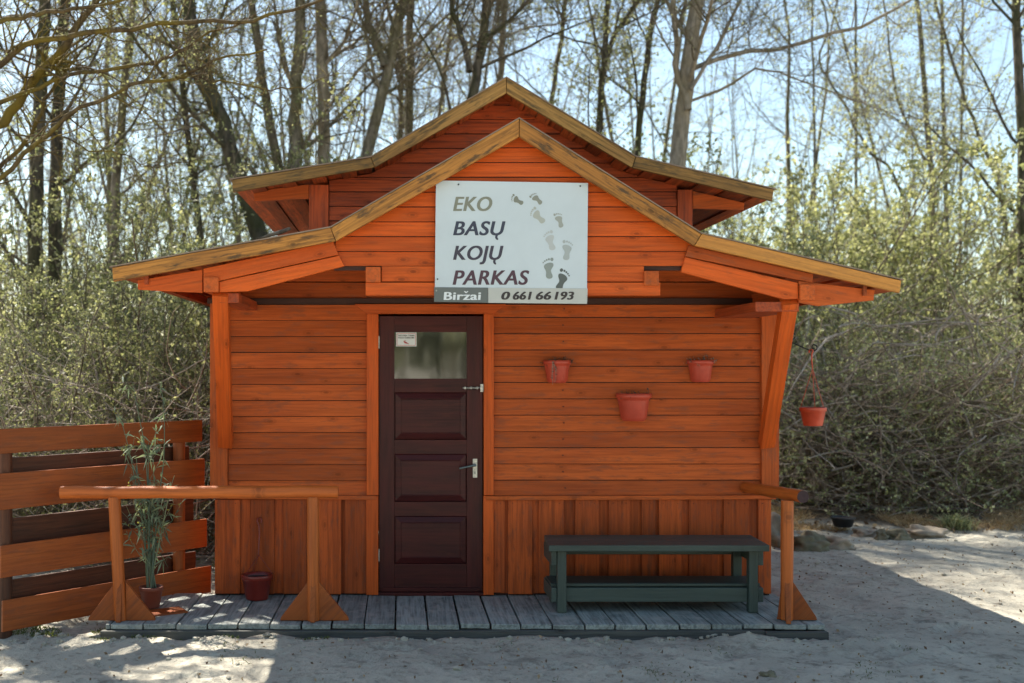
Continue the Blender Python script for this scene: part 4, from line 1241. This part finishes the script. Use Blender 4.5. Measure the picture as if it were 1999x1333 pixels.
T = tree
T('tree', 'dark thick trunk nearest the left picture edge, first of a close pair', [(88, -20), (76, 250), (68, 520)], 6.5, 30, 'bark_dark', 1, seed=1, limbs=16)
T('tree', 'dark thick trunk close beside the first, second of the left pair', [(130, -20), (112, 250), (106, 520)], 6.8, 27, 'bark_dark', 1, seed=2, limbs=16)
T('tree', 'slim grey trunk standing between the dark pair and the leaning trunk', [(262, -20), (240, 200), (226, 420)], 9.5, 20, 'bark', 1, seed=3)
T('tree', 'thin pale trunk behind the upper left thicket', [(215, -20), (208, 200), (214, 400)], 12, 12, 'bark', 1, seed=4)
T('tree', 'thick dark leaning trunk wrapped in young leaves', [(360, -30), (385, 100), (425, 210), (462, 330)], 7.5, 36, 'bark_dark', 1, seed=5, climb=900, limbs=12)
T('tree', 'slim leaning trunk beside the thick leaf wrapped one', [(335, -20), (360, 200), (385, 420)], 9, 15, 'bark_dark', 1, 'leaf', seed=6, climb=600)
T('tree', 'grey trunk leaning above the upper roof tip', [(488, -20), (512, 150), (545, 340)], 8.5, 22, 'bark', 1, seed=7)
T('tree', 'straight brown trunk behind the upper left roof wing', [(588, -20), (580, 150), (573, 340)], 8.0, 28, 'bark', 0, seed=8)
T('tree', 'straight pale grey trunk rising behind the upper left roof wing', [(626, -20), (630, 150), (634, 330)], 8.2, 29, 'bark_pale', 0, seed=9)
T('tree', 'forked leaning trunk with thick limb behind the left roof slope', [(795, -30), (772, 60), (754, 150), (716, 300)], 8, 27, 'bark', 0, seed=10, forks=[([(751, 130), (725, 60), (706, -10)], 17), ([(756, 150), (775, 60), (745, -20)], 9)])
T('tree', 'straight grey trunk touching the forked one', [(802, -20), (801, 120), (797, 260)], 9, 20, 'bark', 0, seed=11)
T('tree', 'thin trunk squeezed behind the forked tree', [(784, -20), (783, 130), (782, 260)], 11, 13, 'bark', 0, seed=12)
T('tree', 'thin leaning stem left of the roof peak', [(888, -20), (872, 120), (855, 240)], 11, 10, 'bark', 0, seed=13)
T('tree', 'rough dark trunk with two stems just left of the roof peak', [(952, -20), (940, 90), (922, 200)], 8, 25, 'bark_dark', 0, seed=14, forks=[([(916, 140), (908, 95), (888, 40), (882, -20)], 14)])
T('tree', 'smooth straight trunk directly behind the roof peak', [(985, -20), (981, 80), (973, 180)], 9, 16, 'bark_pale', 0, seed=15)
T('tree', 'thin crooked trunk just right of the roof peak', [(1104, -20), (1098, 60), (1086, 125), (1074, 220)], 10, 12, 'bark', 0, seed=16)
T('tree', 'upright trunk with yellow green leafy shoots, nearer the peak', [(1188, -20), (1180, 100), (1170, 250)], 9, 16, 'bark_dark', 1, 'leaf_bright', seed=17, climb=700, lsize=.05, forks=[([(1178, 110), (1215, 50), (1250, -10)], 11)])
T('tree', 'leafy slender trunk between the yellow green one and the big pale trunk', [(1288, -20), (1262, 120), (1244, 290)], 9, 15, 'bark_dark', 1, 'leaf_bright', seed=18, climb=600, lsize=.05)
T('tree', 'biggest pale trunk with long side limbs behind the right roof slope', [(1362, -30), (1345, 130), (1322, 330)], 7.5, 36, 'bark_pale', 0, seed=19, limbs=14,
  forks=[([(1350, 135), (1400, 115), (1500, 95), (1600, 75), (1700, 45), (1760, 10)], 10), ([(1344, 215), (1320, 140), (1318, 60), (1312, -20)], 14), ([(1348, 175), (1400, 80), (1452, -10)], 8), ([(1340, 200), (1420, 170), (1480, 130), (1540, 150)], 6)])
T('birch_tree', 'dark slender birch trunk, thickest in the open right side', [(1788, -20), (1806, 180), (1818, 350), (1824, 560)], 13, 12, 'birch', 1, 'leaf_bright', seed=20, limbs=13, lcount=4, H=15, forks=[([(1822, 330), (1785, 280), (1745, 180), (1730, 60)], 6)])
T('birch_tree', 'thin birch just right of the thickest birch', [(1838, -20), (1842, 200), (1850, 560)], 14, 9, 'birch', 1, 'leaf_bright', seed=21, limbs=13, lcount=4, H=15)
T('birch_tree', 'thin straight birch over the right roof end', [(1668, -20), (1671, 200), (1672, 480)], 15, 7, 'birch', 1, 'leaf_bright', seed=22, limbs=13, lcount=4, H=15)
T('birch_tree', 'very thin birch nearest the upper right roof wing', [(1585, -20), (1588, 200), (1592, 480)], 16, 6, 'birch', 1, 'leaf_bright', seed=23, limbs=13, lcount=4, H=15)
T('birch_tree', 'leaning thin tree crossing behind the right birches', [(1820, -20), (1866, 140), (1910, 260), (1955, 380), (1975, 540)], 12, 8, 'birch', 1, 'leaf_bright', seed=24, limbs=13, lcount=4, H=13)
T('birch_tree', 'thick dark trunk cut by the right picture edge', [(1984, -20), (1990, 150), (1996, 420)], 9, 20, 'bark_dark', 1, 'leaf_bright', seed=25, limbs=13, lcount=4, H=14)
T('birch_tree', 'thin leaning stem rising from the thicket toward the roof end', [(1640, 190), (1700, 300), (1745, 340), (1800, 520)], 12, 7, 'birch', 1, 'leaf_bright', seed=26, limbs=13, lcount=4, H=10)
T('birch_tree', 'slender birch between the thickest birch and the right edge', [(1880, -20), (1876, 300), (1872, 560)], 16, 7, 'birch', 1, 'leaf_bright', seed=27, limbs=13, lcount=4, H=15)

# near tree whose mossy limbs reach in from the left
rg = np.random.default_rng(77)
root = empty('mossy_tree', 'near tree at the left edge reaching long mossy limbs over the fence', 'tree', loc=(-4.6, 2.4, -.15)); o0 = np.array([-4.6, 2.4, -.15])
trunk = NP(); tp = np.array([(-4.6, 2.4, -.2), (-4.65, 2.4, 1), (-4.6, 2.35, 2.4), (-4.7, 2.3, 4), (-4.9, 2.3, 6), (-4.6, 2.4, 8), (-4.3, 2.5, 10)]) - o0
trunk.add(tubes_np(tp[None], np.array([[.26, .2, .18, .16, .13, .09, .05]]), 14), 0, .5)
limbs_px = [([(-160, 330), (0, 245), (52, 175), (140, 70), (190, 0), (260, -80)], 20, 2.2),
            ([(-160, 260), (0, 126), (52, 87), (157, 66), (280, 49), (420, 45), (525, 35), (623, 0), (700, -40)], 11, 1.8),
            ([(-100, 240), (66, 175), (157, 140), (297, 124), (350, 101), (420, 63), (500, 30)], 8, 2.0),
            ([(-150, 480), (0, 350), (70, 280), (157, 206), (262, 168), (343, 154), (420, 115), (520, 100)], 9, 1.6),
            ([(343, 150), (380, 148), (420, 157), (525, 173), (595, 171), (648, 140)], 4, 1.6),
            ([(-140, 430), (0, 330), (60, 270), (90, 190), (150, 110), (200, 60)], 9, 2.6),
            ([(-120, 60), (60, 30), (200, 10), (330, -30)], 9, 1.4),
            ([(30, 262), (110, 262), (180, 295), (240, 300), (300, 330), (430, 300)], 3, 1.7)]
par = []
for pts, w, Y in limbs_px:
    fp = np.array([P(x, y, Y + .15 * math.sin(i * 1.3)) for i, (x, y) in enumerate(pts)]) - o0
    t_ = np.linspace(0, len(fp) - 1, 22); i0 = np.clip(t_.astype(int), 0, len(fp) - 2); f = (t_ - i0)[:, None]; f = f * f * (3 - 2 * f) * .3 + f * .7
    fp2 = fp[i0] * (1 - f) + fp[i0 + 1] * f; fp2[1:] += rg.normal(size=(21, 3)) * .012
    r_ = w * (Y + 8) / F / 2 * np.linspace(1.25, .4, 22); trunk.add(tubes_np(fp2[None], r_[None], 10), 0, .5); par.append((fp2[None], r_[None]))
A = np.concatenate([a for a, b in par]); B = np.concatenate([b for a, b in par])
# upper crown, out of the frame, shades the left of the deck
a, b = sprout(tp[None], np.array([[.26, .2, .18, .16, .13, .09, .05]]), 16, rg, t=(.5, 1), L=(2.0, 4.2), n=9, rf=.4, spread=1.1, up=.2, wig=.12, rmin=.01)
trunk.add(tubes_np(a, b, 6), 0, .5); trunk.build('trunk', ['bark_moss'], root)
A2, B2 = sprout(A, B, 26, rg, t=(.05, 1), L=(.3, 1.1), n=7, rf=.4, spread=.9, up=.1, wig=.2, rmin=.003)
C1, D1 = sprout(A2, B2, 5, rg, t=(.1, 1), L=(.12, .4), n=5, rf=.6, spread=.9, up=0, wig=.25, rmin=.0018)
A3, B3 = sprout(a, b, 12, rg, t=(.1, 1), L=(.6, 1.6), n=6, rf=.5, spread=.9, up=.1, wig=.18, rmin=.004)
C3, D3 = sprout(A3, B3, 9, rg, t=(.1, 1), L=(.2, .7), n=4, rf=.6, spread=.9, up=0, wig=.2, rmin=.003)
cr = NP(); cr.add(tubes_np(A2, B2, 5), 0, per=35); cr.add(tubes_np(C1, D1, 3), 0, per=15); cr.add(tubes_np(A3, B3, 4), 0, per=24); cr.add(tubes_np(C3, D3, 3), 0, per=12)
cr.add(leaves_np(along(C1, 1, rg, .5), .022, rg), 1); cr.add(leaves_np(along(C3, 4, rg, .1), .07, rg), 1)
cr.build('crown', ['bark_moss', 'leaf'], root)


# ------------------------------------------------------------------ shrubs
def shrub_mesh(seed, stems, hgt, leafn, lsize, tw='twig', lf='leaf', spread=.5, up=.5):
    rg = np.random.default_rng(seed); th = rg.uniform(0, 6.28, stems); r = rg.uniform(0, .35, stems)
    st = np.stack([np.cos(th) * r, np.sin(th) * r, np.full(stems, -.05)], 1); d = np.stack([np.cos(th) * spread, np.sin(th) * spread, np.ones(stems)], 1) + rg.normal(size=(stems, 3)) * .25
    d /= np.linalg.norm(d, axis=1, keepdims=True)
    A, B = walk(st, d, rg.uniform(.6, 1.05, stems) * hgt, 10, rg.uniform(.007, .016, stems), rg, up * .2, .12)
    C, D = sprout(A, B, 9, rg, t=(.12, 1), L=(.3, 1.0), n=6, rf=.5, spread=.85, up=.35, wig=.17, rmin=.0028)
    E, G = sprout(C, D, 4, rg, t=(.1, 1), L=(.15, .5), n=5, rf=.6, spread=.85, up=.2, wig=.2, rmin=.0018)
    m = NP(); m.add(tubes_np(A, B, 6), 0, per=60); m.add(tubes_np(C, D, 4), 0, per=24); m.add(tubes_np(E, G, 3), 0, per=15)
    f = NP(); f.add(leaves_np(along(E, leafn, rg, .05), lsize, rg), 0)
    a = m.build('stems', [tw]); b = f.build('foliage', [lf], None, ())
    ma, mb_ = a.data, b.data; bpy.data.objects.remove(a); bpy.data.objects.remove(b)
    return ma, mb_


protos = [shrub_mesh(41, 34, 3.3, 11, .037), shrub_mesh(42, 34, 2.8, 10, .034, 'twig_pale'), shrub_mesh(43, 34, 5.0, 11, .041, 'twig', 'leaf', .3), shrub_mesh(44, 36, 4.4, 9, .052, 'twig', 'leaf_bright', .35), shrub_mesh(45, 30, 2.3, 6, .042, 'twig_pale', 'leaf_dark')]


def shrub(pi, px, Y, sc, label, rot):
    x = (px - VX) * (Y + 8) / F
    root = empty('shrub', label, 'shrub', 'leafy shrubs around the hut', loc=(x, Y, ground_z(x, Y)))
    root.scale = (sc, sc, sc); root.rotation_euler = (0, 0, rot)
    for nm, me in zip(('stems', 'foliage'), protos[pi]):
        o = bpy.data.objects.new(nm, me); S.collection.objects.link(o); o.parent = root


shr = [(1, 20, 1.9, .8, 'twiggy pale stemmed shrub behind the left end of the fence'), (0, 150, 2.6, .95, 'leafy shrub behind the middle of the fence'), (1, 300, 2.3, .78, 'pale twiggy shrub behind the fence post nearest the hut'),
       (0, 395, 3.2, .8, 'small leafed shrub in the gap between fence and hut'), (2, 60, 4.4, 1.0, 'tall shrub among the pair of dark trunks'), (2, 210, 5.0, 1.05, 'tall loose shrub below the slim grey trunk'),
       (0, 330, 5.2, 1.15, 'broad shrub under the left roof eave'), (2, 450, 6.0, 1.15, 'tall shrub behind the left roof wing'), (0, -60, 3.6, 1.0, 'shrub cut by the left picture edge'),
       (2, 560, 7.0, 1.1, 'shrub showing just above the left lower roof'), (3, 1470, 9.5, 1.3, 'yellow green shrub behind the upper right roof wing'), (3, 1590, 9.8, 1.25, 'yellow green shrub above the right roof end'),
       (3, 1700, 10.3, 1.3, 'bright shrub beyond the hanging pot'), (3, 1820, 10.5, 1.25, 'bright shrub below the thickest birch'), (3, 1950, 10.0, 1.3, 'bright shrub cut by the right picture edge'),
       (4, 1545, 6.9, 1.0, 'dull green shrub right behind the hut corner'), (4, 1900, 6.9, 1.0, 'dull green shrub above the grass tuft'), (0, 1750, 7.2, .95, 'grey green shrub behind the brushwood centre'),
       (4, 2030, 7.4, .95, 'dense dark shrub low at the right edge'), (0, 1640, 8.0, .95, 'grey green shrub between hut corner and brushwood centre'), (2, 1340, 9.0, 1.2, 'tall shrub at the foot of the biggest pale trunk'), (2, 1180, 10, 1.2, 'shrub behind the roof peak on the yellow green side'), (2, 700, 10, 1.2, 'shrub behind the forked tree')]
for i, (pi, px, Y, sc, lab) in enumerate(shr):
    shrub(pi, px, Y, sc, lab, i * 1.7)


# brushwood and thicket masses
def tangle(name, label, cat, n, xr, yr, zr_, L, mats, seed, rad=(.004, .013), horiz=.5, kids=3, leaf_n=0, lsize=.04):
    rg = np.random.default_rng(seed); Y = rg.uniform(yr[0], yr[1], n); px = rg.uniform(xr[0], xr[1], n); X = (px - VX) * (Y + 8) / F
    Z = rg.uniform(0, 1, n) ** 1.5 * (zr_[1] - zr_[0]) + zr_[0]
    d = rg.normal(size=(n, 3)); d[:, 2] = d[:, 2] * (1 - horiz) + .25; d[:, 1] *= .6; d /= np.linalg.norm(d, axis=1, keepdims=True)
    A, B = walk(np.stack([X, Y, Z], 1), d, rg.uniform(L[0], L[1], n), 9, rg.uniform(rad[0], rad[1], n), rg, -.15, .13)
    A[..., 2] = np.maximum(A[..., 2], .0)
    C, D = sprout(A, B, kids, rg, t=(.1, 1), L=(.2, .7), n=5, rf=.5, spread=.8, up=.1, wig=.18, rmin=.0022)
    m = NP(); m.add(tubes_np(A, B, 5), 0, per=45); m.add(tubes_np(C, D, 3), 0, per=15)
    if leaf_n: m.add(leaves_np(along(C, leaf_n, rg, .1), lsize, rg), 1)
    o = m.build(name, mats); tag(o, label, cat, kind='stuff')


tangle('brushwood', 'tangled brown brushwood heaped at the edge of the sand', 'brushwood', 1400, (1490, 2080), (4.9, 7.2), (0, 1.6), (.6, 1.7), ['twig_red', 'leaf_brush'], 61, leaf_n=11, lsize=.037)
tangle('brushwood', 'pale dry twigs tangled low behind the fence', 'brushwood', 700, (-60, 430), (1.2, 4.0), (0, 1.5), (.6, 1.7), ['twig_pale', 'leaf'], 62, leaf_n=5, lsize=.032, rad=(.003, .009))
tangle('dead_branches', 'pale bare branches caught in the right thicket', 'branches', 170, (1530, 2050), (4.9, 6.6), (.3, 2.3), (.5, 1.7), ['twig_pale'], 63, rad=(.008, .016), kids=2)


def far_wood():
    rg = np.random.default_rng(90); n = 460; Y = rg.uniform(14, 40, n); px = rg.uniform(-1200, 3600, n); kp = (px < 1430) | (rg.random(n) < .45); Y = Y[kp]; px = px[kp]; n = len(px); X = (px - VX) * (Y + 8) / F
    st = np.stack([X, Y, np.zeros(n)], 1); d = rg.normal(size=(n, 3)) * .13; d[:, 2] = 1
    A, B = walk(st, d / np.linalg.norm(d, axis=1, keepdims=True), rg.uniform(11, 17, n), 14, rg.uniform(.02, .05, n) * rg.choice([1, 1, 1.9], n), rg, .1, .065, tip=.15)
    C, D = sprout(A, B, 14, rg, t=(.2, 1), L=(1.5, 4), n=7, rf=.35, spread=1.1, up=.15, wig=.17, rmin=.008)
    E, G = sprout(C, D, 8, rg, t=(.15, 1), L=(.6, 1.8), n=5, rf=.5, spread=.8, up=.2, wig=.15, rmin=.004)
    m = NP(); m.add(tubes_np(A, B, 6), 0, per=84); m.add(tubes_np(C, D, 4), 0, per=28); m.add(tubes_np(E, G, 3), 0, per=15)
    m.add(leaves_np(along(E[rg.random(len(E)) < .5], 2, rg, .1), .085, rg), 1)
    o = m.build('far_wood', ['bark', 'leaf']); tag(o, 'distant mass of thin bare trees', 'woodland', kind='stuff')
    n = 4700; Y = rg.uniform(10, 26, n); px = rg.uniform(-1200, 3600, n); X = (px - VX) * (Y + 8) / F
    st = np.stack([X, Y, np.zeros(n)], 1); d = rg.normal(size=(n, 3)) * .25; d[:, 2] = 1
    A, B = walk(st, d / np.linalg.norm(d, axis=1, keepdims=True), rg.uniform(2.2, 5.6, n), 8, rg.uniform(.006, .016, n), rg, .1, .1)
    C, D = sprout(A, B, 8, rg, t=(.1, 1), L=(.4, 1.1), n=5, rf=.5, spread=.8, up=.3, wig=.15, rmin=.004)
    m = NP(); m.add(tubes_np(A, B, 4), 0, per=32); m.add(tubes_np(C, D, 3), 0, per=15); m.add(leaves_np(along(C, 7, rg, .1), .065, rg), 1)
    o = m.build('undergrowth', ['twig', 'leaf_bright']); tag(o, 'leafy undergrowth of the wood far behind the hut', 'undergrowth', kind='stuff')


far_wood()


# wood on the far side of the clearing, behind the photographer (mirrored in the door glass)
def back_wood():
    rg = np.random.default_rng(95); n = 34; X = rg.uniform(-22, 22, n); Y = rg.uniform(-34, -24, n)
    st = np.stack([X, Y, np.zeros(n)], 1); d = rg.normal(size=(n, 3)) * .05; d[:, 2] = 1
    A, B = walk(st, d, rg.uniform(7, 10, n), 10, rg.uniform(.1, .2, n), rg, .1, .04)
    C, D = sprout(A, B, 14, rg, t=(.1, 1), L=(1.2, 3), n=6, rf=.4, spread=.9, up=.3, wig=.15, rmin=.02)
    m = NP(); m.add(tubes_np(A, B, 6), 0, per=60); m.add(tubes_np(C, D, 4), 0, per=24); m.add(leaves_np(along(C, 40, rg, .1), .4, rg), 1)
    m.build('opposite_wood', ['bark', 'leaf_dark'])
    tag(bpy.data.objects['opposite_wood'], 'wood on the opposite side of the clearing', 'woodland', kind='stuff')


back_wood()
